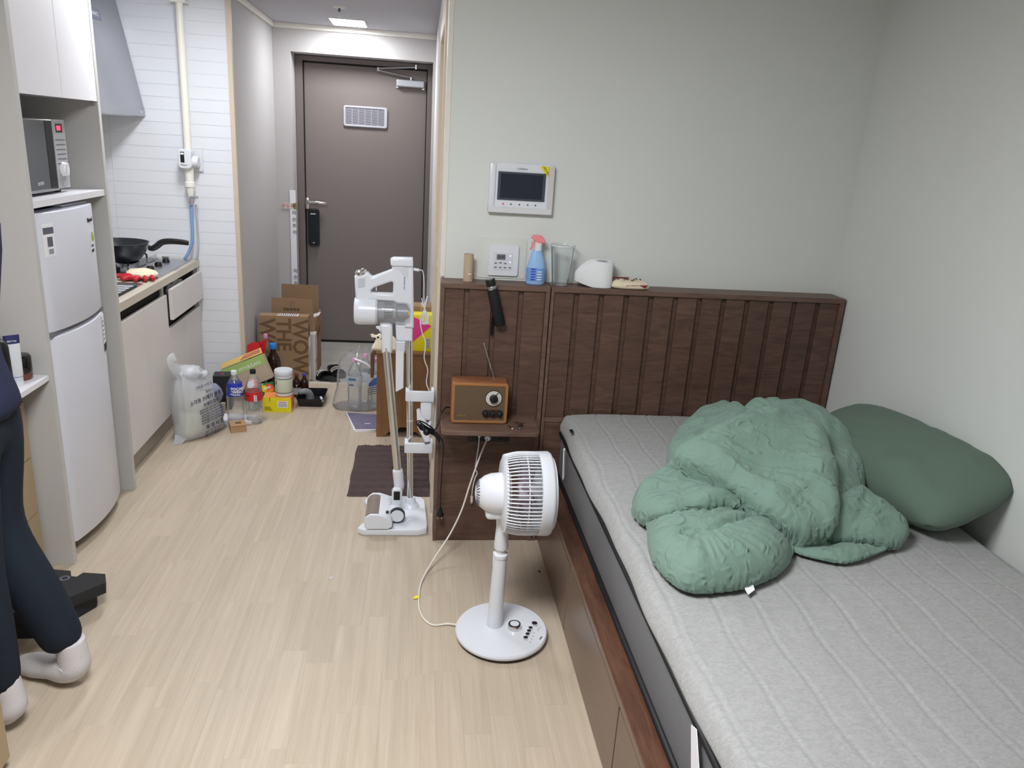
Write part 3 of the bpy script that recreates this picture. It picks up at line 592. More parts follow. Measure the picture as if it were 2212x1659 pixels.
# ---- comforter: overlapping puffed flaps as one surface
LOB = {
'A': [(0.681, 1.933, 0.6), (0.653, 1.842, 0.59), (0.624, 1.717, 0.59), (0.636, 1.614, 0.585), (0.676, 1.556, 0.585), (0.76, 1.558, 0.585), (0.839, 1.578, 0.585), (0.937, 1.632, 0.585), (1.011, 1.711, 0.585), (1.101, 1.869, 0.59), (1.104, 2.06, 0.6), (0.991, 2.159, 0.6), (0.787, 2.055, 0.6)],
'B': [(0.662, 1.982, 0.62), (0.657, 1.939, 0.6), (0.678, 1.88, 0.61), (0.716, 1.852, 0.645), (0.87, 1.875, 0.67), (0.987, 1.895, 0.68), (1.073, 2.057, 0.68), (0.996, 2.171, 0.7), (0.852, 2.155, 0.7), (0.767, 2.088, 0.67), (0.702, 2.042, 0.64)],
'C': [(0.799, 2.061, 0.73), (0.917, 2.113, 0.77), (1.035, 2.187, 0.79), (1.148, 2.252, 0.8), (1.252, 2.267, 0.8), (1.279, 2.163, 0.78), (1.23, 1.972, 0.75), (1.168, 1.821, 0.71), (1.144, 1.779, 0.66), (1.119, 1.771, 0.63), (1.041, 1.763, 0.65), (0.976, 1.808, 0.68), (0.927, 1.891, 0.7), (0.866, 1.957, 0.72), (0.819, 2.006, 0.73)],
'D': [(1.162, 2.331, 0.78), (1.282, 2.376, 0.79), (1.386, 2.371, 0.77), (1.445, 2.277, 0.73), (1.432, 2.133, 0.69), (1.375, 1.993, 0.65), (1.265, 1.899, 0.65), (1.179, 1.849, 0.66), (1.194, 2.04, 0.72)],
'E': [(1.19, 1.888, 0.67), (1.313, 1.938, 0.67), (1.376, 1.906, 0.65), (1.404, 1.853, 0.62), (1.409, 1.823, 0.6), (1.34, 1.767, 0.59), (1.23, 1.781, 0.6), (1.14, 1.805, 0.61)],
'F': [(1.05, 1.797, 0.6), (1.045, 1.747, 0.585), (1.093, 1.711, 0.585), (1.16, 1.689, 0.585), (1.264, 1.729, 0.585), (1.366, 1.793, 0.59), (1.353, 1.86, 0.61), (1.195, 1.888, 0.61)],
'G': [(0.827, 2.203, 0.66), (0.856, 2.314, 0.66), (0.955, 2.45, 0.68), (1.052, 2.517, 0.71), (1.128, 2.516, 0.73), (1.138, 2.375, 0.76), (1.109, 2.176, 0.78), (0.937, 2.074, 0.74), (0.846, 2.093, 0.7)],
'H': [(1.079, 2.285, 0.77), (1.149, 2.405, 0.77), (1.205, 2.429, 0.78), (1.26, 2.365, 0.79), (1.343, 2.341, 0.78), (1.181, 2.168, 0.8), (1.085, 2.163, 0.8)],
}
# thickness, rounding width, wrinkle pinch point, wrinkle amplitude
LPAR = {'A': (.090, .095, (.76, 1.755), .012), 'B': (.048, .045, (1.06, 1.95), .014), 'C': (.055, .050, (.79, 2.05), .015), 'D': (.055, .09, (1.12, 1.70), .012), 'E': (.050, .05, (1.09, 1.73), .014), 'F': (.030, .04, (1.25, 1.85), .006), 'G': (.055, .08, (.79, 2.05), .014), 'H': (.028, .04, (1.2, 2.2), .014)}
CS = .0040
gx = np.arange(.60, 1.47, CS); gy = np.arange(1.53, 2.53, CS); GX, GY = np.meshgrid(gx, gy, indexing='ij')
def vnoise(u, v, seed):
    rs = np.random.RandomState(seed); tb = rs.rand(64, 64)
    ui = np.floor(u).astype(int); vi = np.floor(v).astype(int); fu = u-ui; fv = v-vi; fu = fu*fu*(3-2*fu); fv = fv*fv*(3-2*fv)
    g = lambda a, b: tb[a % 64, b % 64]
    return (g(ui, vi)*(1-fu)*(1-fv)+g(ui+1, vi)*fu*(1-fv)+g(ui, vi+1)*(1-fu)*fv+g(ui+1, vi+1)*fu*fv)*2-1
def ridge(n_): return (1-np.abs(n_))**2.2
def outside(k):
    Q = [(v.x, v.y) for v in cr([(p[0], p[1], 0) for p in LOB[k]], 6, True)]; n = len(Q); ins = np.zeros(GX.shape, bool); dist = np.full(GX.shape, 9.)
    for i in range(n):
        (xa, ya), (xb, yb) = Q[i], Q[(i+1) % n]
        ins ^= ((ya > GY) != (yb > GY)) & (GX < (xb-xa)*(GY-ya)/((yb-ya) if abs(yb-ya) > 1e-9 else 1e-9)+xa)
        tt = np.clip(((GX-xa)*(xb-xa)+(GY-ya)*(yb-ya))/((xb-xa)**2+(yb-ya)**2+1e-12), 0, 1); dist = np.minimum(dist, np.hypot(GX-xa-tt*(xb-xa), GY-ya-tt*(yb-ya)))
    return np.where(ins, -dist, dist)
DO = {k: outside(k) for k in 'CBE'}
UNDER = {'A': (('C', .045, .040), ('B', .035, .030)), 'B': (('C', .035, .035),), 'E': (('C', .030, .022),), 'F': (('C', .03, .03), ('E', .03, .03)), 'D': (('C', .025, .025),), 'G': (('C', .022, .03),)}
HT = np.full(GX.shape, -1.); SX = np.zeros(GX.shape); SY = np.zeros(GX.shape)
for li, (k, P) in enumerate(LOB.items()):
    Tk, Wd, pin, amp = LPAR[k]
    Q = [(v.x, v.y) for v in cr([(p[0], p[1], 0) for p in P], 6, True)]
    n = len(Q); ins = np.zeros(GX.shape, bool); dist = np.full(GX.shape, 9.); ox = np.zeros(GX.shape); oy = np.zeros(GX.shape)
    for i in range(n):
        (xa, ya), (xb, yb) = Q[i], Q[(i+1) % n]
        c = ((ya > GY) != (yb > GY)) & (GX < (xb-xa)*(GY-ya)/((yb-ya) if abs(yb-ya) > 1e-9 else 1e-9)+xa); ins ^= c
        L2 = (xb-xa)**2+(yb-ya)**2+1e-12; tt = np.clip(((GX-xa)*(xb-xa)+(GY-ya)*(yb-ya))/L2, 0, 1)
        ddx = xa+tt*(xb-xa)-GX; ddy = ya+tt*(yb-ya)-GY; dd = np.hypot(ddx, ddy)+1e-9
        near = dd < dist; ox = np.where(near, ddx/dd, ox); oy = np.where(near, ddy/dd, oy); dist = np.minimum(dist, dd)
    wsum = 0; zs = 0
    for (a, b, z_) in P:
        q = 1/((GX-a)**2+(GY-b)**2+.0015)**1.5; wsum = wsum+q; zs = zs+q*z_
    ze = zs/wsum
    u = np.clip(dist/Wd, 0, 1); prof_ = np.sqrt(np.clip(1-(1-u)**2, 0, 1))
    r = np.hypot(GX-pin[0], GY-pin[1]); th = np.arctan2(GY-pin[1], GX-pin[0])
    w1 = vnoise(th*5.5+20+vnoise(GX*6, GY*6, li+40)*.6, r*4+9, li); w2 = vnoise(th*14+30+vnoise(GX*9, GY*9, li+50)*.8, r*7+3, li+10)
    cross = vnoise((GX+GY)*24+vnoise(GX*12, GY*12, 5)*2, (GX-GY)*8+40, li+20); med = vnoise(GX*11+7, GY*11+3, li+30); fin = vnoise(GX*34+vnoise(GX*15, GY*15, 3)*3, GY*34, li+70)
    wr = amp*(1.0*(ridge(w1)-.4)+.55*(ridge(w2)-.4)+.22*(ridge(cross)-.4)+.8*med+.16*(ridge(fin)-.4))*np.clip(u*1.4, 0, 1)*np.clip(r/.07, .3, 1)
    puck = vnoise(th*9+3, dist*3, li+60)*.006*np.exp(-dist/.02)
    h = ze-.02*np.exp(-dist/.004)+Tk*prof_+wr+puck
    for kk, dp, wd_ in UNDER.get(k, ()): h = h-dp*np.exp(-np.maximum(DO[kk], 0)/wd_)       # tucked under the flap above
    if k == 'A':
        h = h-.020*np.exp(-(((GX-.725)/.060)**2+((GY-1.742+.30*(GX-.725))/.013)**2))-.020*np.exp(-(((GX-.86)/.12)**2+((GY-1.76-.55*(GX-.86))/.012)**2))
    up = ins & (h > HT); sh = {'C': .024, 'B': .020, 'E': .014}.get(k, .004)*np.exp(-dist/.022)
    SX = np.where(up, ox*sh, SX); SY = np.where(up, oy*sh, SY)
    HT = np.where(ins, np.maximum(HT, h), HT)
ok = HT > .5
HT = np.where(ok, np.maximum(HT, .588), HT)
for it in range(1):                                        # slight smoothing inside the cloth
    acc = np.zeros_like(HT); cnt = np.zeros_like(HT)
    for a in (-1, 0, 1):
        for b in (-1, 0, 1):
            s_ok = np.roll(np.roll(ok, a, 0), b, 1); acc += np.where(s_ok, np.roll(np.roll(HT, a, 0), b, 1), 0); cnt += s_ok
    HT = np.where(ok, .6*HT+.4*acc/np.maximum(cnt, 1), HT)
b_ = B(); idx = {}
for i in range(len(gx)):
    for j in range(len(gy)):
        if ok[i, j]: idx[i, j] = b_.verts.new((gx[i]+SX[i, j], gy[j]+SY[i, j], HT[i, j]))
for i in range(len(gx)-1):
    for j in range(len(gy)-1):
        q = [idx.get((i, j)), idx.get((i+1, j)), idx.get((i+1, j+1)), idx.get((i, j+1))]
        if all(q): b_.faces.new(q)
        elif sum(v is not None for v in q) == 3: b_.faces.new([v for v in q if v])
bmesh.ops.delete(b_, geom=[v for v in b_.verts if not v.link_faces], context='VERTS')
bedge = [e for e in b_.edges if len(e.link_faces) == 1]
ex_ = bmesh.ops.extrude_edge_only(b_, edges=bedge); nv = [v for v in ex_['geom'] if isinstance(v, bmesh.types.BMVert)]
cen = Vector((1.02, 1.95, 0))
for v in nv: v.co.z = .579; v.co.x += (cen.x-v.co.x)*.012; v.co.y += (cen.y-v.co.y)*.012
M_comf = pm('sage_cotton', (121, 146, 134), .85, spec=.2, sheen=.1, bump=(26, .9), var=(5, .04))
for nd in M_comf.node_tree.nodes:
    if nd.type == 'TEX_NOISE' and nd.inputs['Scale'].default_value == 26: nd.noise_type = 'RIDGED_MULTIFRACTAL'; nd.inputs['Distortion'].default_value = 1.2; nd.inputs['Detail'].default_value = 3
    if nd.type == 'BUMP': nd.inputs['Distance'].default_value = .009
cf = T('comforter', 'crumpled sage green comforter heaped on the bed', 'comforter', (1.02, 1.95, .579))
obj('cover', b_, M_comf, cf, smooth=True)
obj('care_tag', plate(B(), [[(-.018, -.01), (.018, -.006), (.016, .016), (-.016, .016)]], .002, FX((.835, 1.592, .594), (1, .2, 0), (0, .75, .65))), M_ink, cf)
obj('care_tag', plate(B(), [[(-.016, -.026), (.010, -.016), (.016, .004), (-.014, .003)]], .002, FX((.835, 1.580, .586), (1, .25, 0), (0, .9, .35))), M_wpaper, cf)
# ---- pillow
def cushion(L, Wd, Hh, n=46, m_=34, seed=1):
    b_ = B(); top = []; bot = []
    for i in range(n+1):
        ra, rb = [], []
        for j in range(m_+1):
            u = -1+2*i/n; v = -1+2*j/m_
            pinch = 1-.07*(1-abs(u))*abs(v)**4*0-.05*(1-u*u)*0
            x = u*L/2*(1-.09*(1-v*v)*0-.06*abs(v)**3*(1-abs(u)**8)*0); y = v*Wd/2
            x = u*L/2*(1-.10*v**4); y = v*Wd/2*(1-.12*u**4); e = max(0, (1-abs(u)**3.2)*(1-abs(v)**3.0))**.55
            h = Hh/2*e; wr = .008*nz(u*3+seed, v*2, 2, 1.8)+.010*abs(nz(u*9, v*4, seed, 1.3))*(1-e*.7)+.004*abs(nz(u*5, v*11, seed, 1.3))
            edge = (1-e)
            ra.append(b_.verts.new((x, y, h+wr*e))); rb.append(ra[-1] if (i in (0, n) or j in (0, m_)) else b_.verts.new((x, y, -h+wr*e)))
        top.append(ra); bot.append(rb)
    for i in range(n):
        for j in range(m_):
            b_.faces.new((top[i][j], top[i+1][j], top[i+1][j+1], top[i][j+1]))
            q = [bot[i][j], bot[i][j+1], bot[i+1][j+1], bot[i+1][j]]
            try: b_.faces.new(q)
            except ValueError: pass
    return b_
PL_C, PL_L, PL_S = (1.560, 2.15, .684), (.16, -1, .02), (.80, .10, .34)
b_ = cushion(.72, .36, .21); b_.transform(FX(PL_C, PL_L, PL_S))
pw = T('pillow', 'dark green pillow leaning against the right wall', 'pillow', (1.5, 2.16, .58))
obj('pillowcase', b_, pm('forest_cotton', (96, 114, 101), .85, spec=.2, sheen=.1, bump=(180, .2), var=(5, .05)), pw, smooth=True)

# ================================================================ wall devices
XZ = lambda y: FX((0, y, 0), (1, 0, 0), (0, 0, 1))
ic = T('intercom', 'white video intercom with a dark screen on the wall above the headboard', 'intercom', (.377, 2.94, 1.345))
obj('body', plate(B(), [rr2(.258, 1.350, .500, 1.528, .004)], .022, XZ(2.949), .003), M_white, ic)
obj('side_grip', bx(.255, 2.930, 1.345, .279, 2.955, 1.526, r=.006), M_white, ic, ang=40); obj('side_panel', bx(.478, 2.930, 1.350, .500, 2.945, 1.524, r=.002), pm('panel_warm', (206, 202, 202), .35), ic)
obj('bottom_bar', bx(.255, 2.929, 1.345, .499, 2.950, 1.367, r=.003), pm('bar_grey', (216, 216, 220), .35), ic)
sn = obj('screen', bx(.292, 2.9355, 1.397, .464, 2.939, 1.492), pm('screen_dark', (38, 42, 54), .15), ic)
obj('bezel', plate(B(), [rr2(.288, 1.393, .468, 1.496, .001), rr2(.298, 1.400, .458, 1.489, .001)], .004, XZ(2.9365)), pm('bezel', (70, 74, 84), .3), sn)
txt('COMMAX', .009, FX((.378, 2.9372, 1.508), (1, 0, 0), (0, 0, 1)), 'lettering', M_inkg, ic)
obj('sticker', plate(B(), [[(.442, 1.522), (.478, 1.522), (.476, 1.482)]], .001, XZ(2.9369)), M_yellow, ic)
txt('사용전 확인', .008, FX((.466, 2.9358, 1.508), (.6, 0, -.8), (.8, 0, .6)), 'sticker_print', M_ink, ic)
for i, (x_, c_) in enumerate(((.312, M_pink), (.342, M_inkg), (.374, M_inkg), (.406, M_inkg), (.436, M_inkg))): obj('touch_key', lathe(B(), [(.0035, 0), (.0035, .0006)], 10, along((x_, 2.938, 1.378), (0, -1, 0))), c_, ic)
th = T('thermostat', 'square white thermostat with a small grey display above the bedside panel', 'thermostat', (.328, 2.95, 1.10))
obj('backing_plate', plate(B(), [rr2(.226, 1.092, .417, 1.246, .010)], .003, XZ(2.958), .0008), pm('clear_beige', (214, 217, 210), .25), th)
obj('frame', plate(B(), [rr2(.268, 1.103, .386, 1.222, .008)], .012, XZ(2.952), .002), M_white, th)
tf = obj('face', bx(.288, 2.9445, 1.127, .363, 2.946, 1.194), pm('face_grey', (214, 216, 222), .35), th)
obj('display', bx(.300, 2.9435, 1.166, .334, 2.945, 1.187), pm('lcd', (108, 112, 118), .3), tf)
txt('20:30', .012, FX((.317, 2.9432, 1.1765), (1, 0, 0), (0, 0, 1)), 'display_digits', M_ink, tf)
for x_, z_ in ((.297, 1.152), (.316, 1.154), (.334, 1.152), (.297, 1.136), (.316, 1.136), (.334, 1.136), (.353, 1.136)): obj('key', bx(x_-.005, 2.9438, z_-.002, x_+.005, 2.945, z_+.002), M_inkg, tf)
for z_ in (1.182, 1.158): obj('indicator', bx(.351, 2.9435, z_-.002, .355, 2.945, z_+.002), pm('blue_led', (170, 180, 255), .4, emis=2.), tf)

# ================================================================ things on the headboard top (z 1.085)
ZT = 1.0855
tr = T('cardboard_tube', 'empty brown cardboard toilet paper core at the left end of the shelf top', 'cardboard tube', (.190, 2.905, ZT))
obj('tube', lathe(B(), [(.0185, 0), (.0185, .103), (.0170, .103), (.0170, .001)], 24, Matrix.Translation((.190, 2.905, ZT)), cap=False), pm('core_brown', (186, 164, 140), .85), tr, ang=40)
obj('torn_edge', bx(.188, 2.8855, ZT+.028, .200, 2.8865, ZT+.031), M_wpaper, tr)
sb = T('spray_bottle', 'blue and white cleaning spray bottle with a coral trigger head', 'spray bottle', (.450, 2.905, ZT))
def oval(prof, cx, cy, cz, fy, n=28): 
    return lathe(B(), prof, n, Matrix.Translation((cx, cy, cz)) @ Matrix.Diagonal((1, fy, 1, 1)))
obj('bottle', oval([(0, 0), (.034, 0), (.037, .004), (.037, .05), (.034, .075), (.026, .105), (.019, .125), (.017, .130)], .450, 2.905, ZT, .62), pm('spray_blue', (152, 188, 232), .25), sb, ang=50)
obj('label', oval([(.0355, .012), (.0375, .013), (.0375, .062), (.0355, .063)], .450, 2.905, ZT, .62), pm('label_print', (120, 158, 220), .35, var=(260, .5)), sb, ang=50)
for i in range(9): obj('label_text', bx(.428+(i % 2)*.024, 2.8805-.0005*(i % 2), ZT+.018+.010*(i//2), .446+(i % 2)*.024, 2.8822, ZT+.0215+.010*(i//2)), M_wpaper if i % 2 else M_blue, sb)
obj('collar', lathe(B(), [(.015, .128), (.015, .150), (.010, .152)], 18, Matrix.Translation((.453, 2.905, ZT))), M_white, sb, ang=40)
Mco = pm('coral', (240, 142, 146), .35)
sh = [(.425, 1.258), (.428, 1.268), (.440, 1.272), (.462, 1.270), (.472, 1.262), (.478, 1.248), (.474, 1.243), (.455, 1.243), (.445, 1.247), (.437, 1.246), (.434, 1.256)]
obj('spray_head', plate(B(), [sh], .026, XZ(2.905), .004), Mco, sb, ang=50); obj('neck', plate(B(), [[(.440, 1.232), (.464, 1.232), (.466, 1.250), (.436, 1.250)]], .018, XZ(2.905), .002), pm('neck_pink', (240, 205, 205), .4), sb)
obj('trigger', plate(B(), [[(.427, 1.246), (.436, 1.246), (.434, 1.228), (.426, 1.215), (.421, 1.217), (.427, 1.231)]], .010, XZ(2.905), .002), Mco, sb)
pc = T('plastic_cup', 'clear disposable plastic cup beside the toilet roll', 'cup', (.548, 2.905, ZT))
obj('cup', lathe(B(), [(0, .001), (.030, .001), (.032, .003), (.0455, .148), (.048, .150), (.048, .153), (.0455, .154), (.0440, .150), (.031, .005), (0, .004)], 36, Matrix.Translation((.548, 2.905, ZT)), cap=False), M_pet2, pc, ang=50)
obj('rim', lathe(B(), [(.0455, .147), (.0492, .149), (.0492, .154), (.0455, .155)], 36, Matrix.Translation((.548, 2.905, ZT)), cap=False), pm('clear_rim', (240, 242, 244), .1, alpha=.55, spec=.9), pc, smooth=True)
tp_ = T('toilet_roll', 'squashed white toilet paper roll with a loose tail', 'toilet paper', (.680, 2.90, ZT))
ol = [(.745, 2.93), (.750, 2.895), (.742, 2.868), (.715, 2.857), (.680, 2.862), (.640, 2.880), (.612, 2.896), (.604, 2.908), (.615, 2.922), (.660, 2.937), (.715, 2.942)]
b_ = plate(B(), [ol], .100, Matrix.Translation((0, 0, ZT+.050)), .003, smooth=5)
for v in b_.verts:
    s = max(0, (.672-v.co.x)/.07); v.co.z = ZT+(v.co.z-ZT)*(1-.52*min(s, 1)**1.5)+(.02*min(s, 1)**1.3)*(1-(v.co.z-ZT)/.1)
obj('paper', b_, pm('tissue', (232, 234, 236), .95, spec=.1, bump=(220, .5)), tp_, ang=50)
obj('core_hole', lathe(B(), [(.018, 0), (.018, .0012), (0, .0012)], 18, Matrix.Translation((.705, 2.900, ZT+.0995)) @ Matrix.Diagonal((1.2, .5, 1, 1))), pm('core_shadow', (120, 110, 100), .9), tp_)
pn = T('fabric_pouch', 'cream patterned fabric pouch with red and black trim lying on the headboard', 'pouch', (.815, 2.885, ZT))
Mcr = pm('cream_fabric', (226, 212, 188), .8)
ol = [(-.075, -.012), (-.060, .028), (-.020, .040), (.030, .036), (.060, .018), (.078, -.006), (.076, -.026), (.045, -.036), (.0, -.038), (-.040, -.034)]
b_ = B(); rings = []
for lv, (s, z_) in enumerate(((.80, .0), (1.0, .006), (1.0, .016), (.86, .026), (.55, .034), (.2, .030))):
    rings.append([b_.verts.new((.818+p[0]*s, 2.893+p[1]*s*1.0, ZT+z_+(.010*nz(p[0]*30, p[1]*30, lv, 1) if lv > 1 else 0))) for p in [(q.x, q.y) for q in cr([(a, c, 0) for a, c in ol], 4, True)]])
for a, c in zip(rings[:-1], rings[1:]):
    for i in range(len(a)): b_.faces.new((a[i], a[(i+1) % len(a)], c[(i+1) % len(a)], c[i]))
b_.faces.new(rings[-1]); b_.faces.new(rings[0][::-1]); obj('bag', b_, Mcr, pn, smooth=True)
obj('red_band', plate(B(), [[(-.035, -.005), (.045, -.003), (.055, .010), (-.030, .006)]], .002, FX((.83, 2.858, ZT+.010), (1, .03, 0), (0, -.3, 1))), pm('dark_red', (138, 40, 44), .7), pn)
obj('red_band', plate(B(), [[(-.04, -.004), (.03, -.004), (.035, .006), (-.035, .005)]], .002, FX((.795, 2.913, ZT+.036), (1, .1, 0), (0, 1, .2))), MATS['dark_red'], pn)
for i in range(9): a = i/8; obj('print_mark', plate(B(), [[(-.004, -.003), (.003, -.004), (.004, .003), (-.002, .004)]], .0015, FX((.772+.085*a, 2.885+.012*math.sin(i*2.1), ZT+.036+.003*math.sin(i)), (1, .2*math.sin(i), 0), (0, 1, .2))), M_ink, pn)
# hanging black tumbler / torch
tu = T('black_tumbler', 'black tumbler with a metal ring hanging by its strap on the bedside panel', 'tumbler', (.29, 2.82, .89))
p0, p1 = Vector((.266, 2.815, 1.112)), Vector((.316, 2.826, .935)); dv_ = (p1-p0)
obj('body', lathe(B(), [(0, .040), (.0195, .040), (.0205, .05), (.0205, dv_.length-.003), (.018, dv_.length), (0, dv_.length)], 28, along(p0, dv_)), M_blackm, tu, ang=40)
obj('lid', lathe(B(), [(0, 0), (.017, 0), (.0185, .003), (.0185, .026), (0, .026)], 28, along(p0, dv_)), M_black, tu, ang=40)
obj('lid_disc', lathe(B(), [(.0125, -.001), (.0125, .001)], 24, along(p0, dv_)), pm('disc_grey', (150, 152, 156), .3, metal=.6), tu)
obj('metal_ring', lathe(B(), [(.0180, .026), (.0188, .027), (.0188, .039), (.0180, .040)], 28, along(p0, dv_), cap=False), M_steel, tu, ang=40)
st_ = B(); tube(st_, [(.292, 2.850, 1.03), (.290, 2.842, .98), (.288, 2.846, .93), (.287, 2.848, .888)], .009, 8, 5, flat=.15); obj('strap', st_, M_blackm, tu)
hk = B(); tube(hk, [(.292, 2.848, 1.02), (.292, 2.842, 1.04), (.285, 2.838, 1.05)], .006, 6, 4); obj('strap_loop', hk, M_blackm, tu)

# ================================================================ radio on the little shelf (top z .565)
ra = T('radio', 'retro wooden tabletop radio with a round dial on the bedside shelf', 'radio', (.245, 2.77, .5655), rz=0)
M_rw = woodm('radio_wood', (122, 78, 52), (152, 100, 68), (6, 30, 30), .35, nscale=1.5, dist=.8, fine=6); M_rw2 = pm('radio_edge', (158, 108, 64), .35)
RZ0 = .5665
obj('cabinet', bx(.137, 2.745, RZ0, .352, 2.835, RZ0+.162, r=.010, seg=3), M_rw, ra, ang=40)
obj('front_frame', plate(B(), [rr2(.138, RZ0+.001, .352, RZ0+.161, .010), rr2(.150, RZ0+.012, .341, RZ0+.150, .002)], .012, XZ(2.742), .002), M_rw2, ra)
Mgr = bpy.data.materials.new('speaker_cloth'); Mgr.use_nodes = True; nt = Mgr.node_tree; bs = nt.nodes['Principled BSDF']; ge = nt.nodes.new('ShaderNodeNewGeometry'); ck = nt.nodes.new('ShaderNodeTexChecker'); ck.inputs['Scale'].default_value = 420
mp = nt.nodes.new('ShaderNodeMapping'); mp.inputs['Rotation'].default_value = (0, .78, 0); nt.links.new(ge.outputs['Position'], mp.inputs['Vector']); nt.links.new(mp.outputs[0], ck.inputs['Vector'])
ck.inputs['Color1'].default_value = lin((58, 44, 34)); ck.inputs['Color2'].default_value = lin((126, 104, 76)); nt.links.new(ck.outputs[0], bs.inputs['Base Color']); bs.inputs['Roughness'].default_value = .9
obj('speaker_cloth', bx(.150, 2.738, RZ0+.012, .341, 2.7445, RZ0+.150), Mgr, ra)
dl = obj('dial', lathe(B(), [(.031, 0), (.031, .003), (.028, .004), (0, .004)], 32, along((.297, 2.738, RZ0+.103), (0, -1, 0))), pm('dial_silver', (206, 204, 196), .3), ra, ang=40)
obj('dial_ring', lathe(B(), [(.031, .0), (.0325, .002), (.031, .005), (.0295, .002)], 32, along((.297, 2.738, RZ0+.103), (0, -1, 0)), cap=False), M_black, dl)
kn = obj('tuning_knob', lathe(B(), [(.0165, 0), (.0155, .012), (.012, .014), (0, .014)], 24, along((.297, 2.734, RZ0+.103), (0, -1, 0))), M_black, dl, ang=40)
obj('dial_pointer', plate(B(), [[(.300, RZ0+.113), (.303, RZ0+.111), (.316, RZ0+.126), (.314, RZ0+.127)]], .001, XZ(2.7335)), M_ink, dl)
for i in range(11): a = PI*.15+i*PI*1.7/10+PI*.5; obj('dial_tick', bx(.297+.024*math.cos(a)-.0007, 2.7328, RZ0+.103+.024*math.sin(a)-.0007, .297+.024*math.cos(a)+.0007, 2.7345, RZ0+.103+.024*math.sin(a)+.0007), M_ink, dl)
kp = obj('knob_plate', plate(B(), [rr2(.255, RZ0+.027, .337, RZ0+.056, .0144)], .003, XZ(2.7365)), pm('bronze', (66, 56, 50), .3, metal=.4), ra)
for x_ in (.269, .296, .323): obj('knob', lathe(B(), [(.0105, 0), (.009, .010), (.006, .012), (0, .012)], 18, along((x_, 2.735, RZ0+.0415), (0, -1, 0))), M_black, kp, ang=40)
obj('badge', bx(.160, 2.7370, RZ0+.026, .195, 2.7385, RZ0+.034), pm('brass_badge', (138, 116, 70), .35, metal=.5), ra)
an = B(); cyl(an, (.303, 2.80, RZ0+.160), (.280, 2.80, RZ0+.225), .0028, n=8); cyl(an, (.280, 2.80, RZ0+.225), (.255, 2.80, RZ0+.300), .0020, n=8); cyl(an, (.255, 2.80, RZ0+.298), (.2535, 2.80, RZ0+.304), .0032, n=8); obj('antenna', an, M_steel, ra)
rc = B(); tube(rc, [(.138, 2.82, .60), (.118, 2.80, .605), (.100, 2.76, .592), (.090, 2.74, .560), (.078, 2.745, .535), (.060, 2.76, .545)], .0028, 7, 6); obj('power_cord', rc, M_black, ra, smooth=True)
rc = B()
for k in range(4):
    z_ = .548-.006*k; tube(rc, [(.075, 2.752, z_-.015), (.040, 2.75-.004*k, z_+.012-.004*k), (.014+.006*k, 2.75, z_+.020), (.010+.004*k, 2.755, z_+.004), (.040, 2.758, z_-.006), (.078, 2.752, z_-.022), (.098, 2.75, z_-.05)], .0030, 6, 5)
obj('cord_bundle', rc, M_black, ra, smooth=True)
obj('cord_knot', lathe(B(), [(0, 0), (.013, .004), (.013, .012), (0, .016)], 14, along((.047, 2.742, .528), (0, -1, .1))), M_black, ra, smooth=True)
rc = B(); tube(rc, [(.085, 2.752, .52), (.104, 2.75, .495), (.114, 2.765, .455), (.113, 2.79, .35), (.111, 2.80, .24), (.112, 2.80, .175)], .0030, 7, 6); obj('hanging_cord', rc, M_black, ra, smooth=True)
pg = B(); lathe(pg, [(.004, .040), (.007, .028), (.012, .014), (.015, .008), (.015, 0), (0, 0)], 14, Matrix.Translation((.112, 2.80, .140))); po = obj('plug', pg, M_black, ra, ang=40)
for s in (-.008, .008): obj('plug_pin', cyl(B(), (.112+s, 2.80, .141), (.112+s, 2.80, .126), .0022, n=8), M_steel, po)
tw = T('hair_clip', 'small dark hair clip with metal spring on the bedside shelf', 'hair clip', (.395, 2.70, .566))
for k, (dx_, dy_) in enumerate(((-.014, .035), (-.004, .040), (.012, .037), (.018, .030))): g = B(); tube(g, [(.398, 2.690, .572), (.398+dx_*.5, 2.690+dy_*.5, .584-.002*k), (.398+dx_, 2.690+dy_, .576)], .0022, 6, 4); obj('prong', g, pm('brown_plastic', (50, 36, 32), .4), tw)
obj('spring', box(bx(.392, 2.676, .5655, .402, 2.694, .576, r=.003), .388, 2.684, .570, .406, 2.688, .573), M_steel, tw)
hp_ = T('hair_pin', 'thin dark hair pin next to the radio', 'hair pin', (.365, 2.70, .566)); g = B(); tube(g, [(.357, 2.715, .5675), (.363, 2.70, .5675), (.368, 2.682, .5675)], .0015, 6, 4); obj('wire', g, M_ink, hp_)
g = B(); bmesh.ops.create_icosphere(g, subdivisions=2, radius=.003, matrix=Matrix.Translation((.368, 2.681, .569))); obj('bead', g, M_whitem, hp_)
# white charging cable hanging from the outlet
cc = T('charging_cable', 'white charging cable hanging from the outlet under the bedside shelf', 'cable', (.245, 2.83, .24))
g = B(); tube(g, [(.258, 2.828, .480), (.256, 2.815, .44), (.252, 2.83, .38), (.250, 2.835, .335), (.258, 2.835, .315), (.250, 2.835, .290), (.243, 2.835, .25), (.241, 2.835, .21)], .0026, 7, 6); obj('wire', g, M_white, cc, smooth=True)
obj('plug_head', bx(.253, 2.815, .478, .263, 2.842, .488, r=.002), M_white, cc); obj('connector', bx(.236, 2.830, .185, .246, 2.840, .212, r=.002), M_white, cc); obj('connector_tip', bx(.2375, 2.8335, .177, .2445, 2.8365, .185), M_steel, cc)

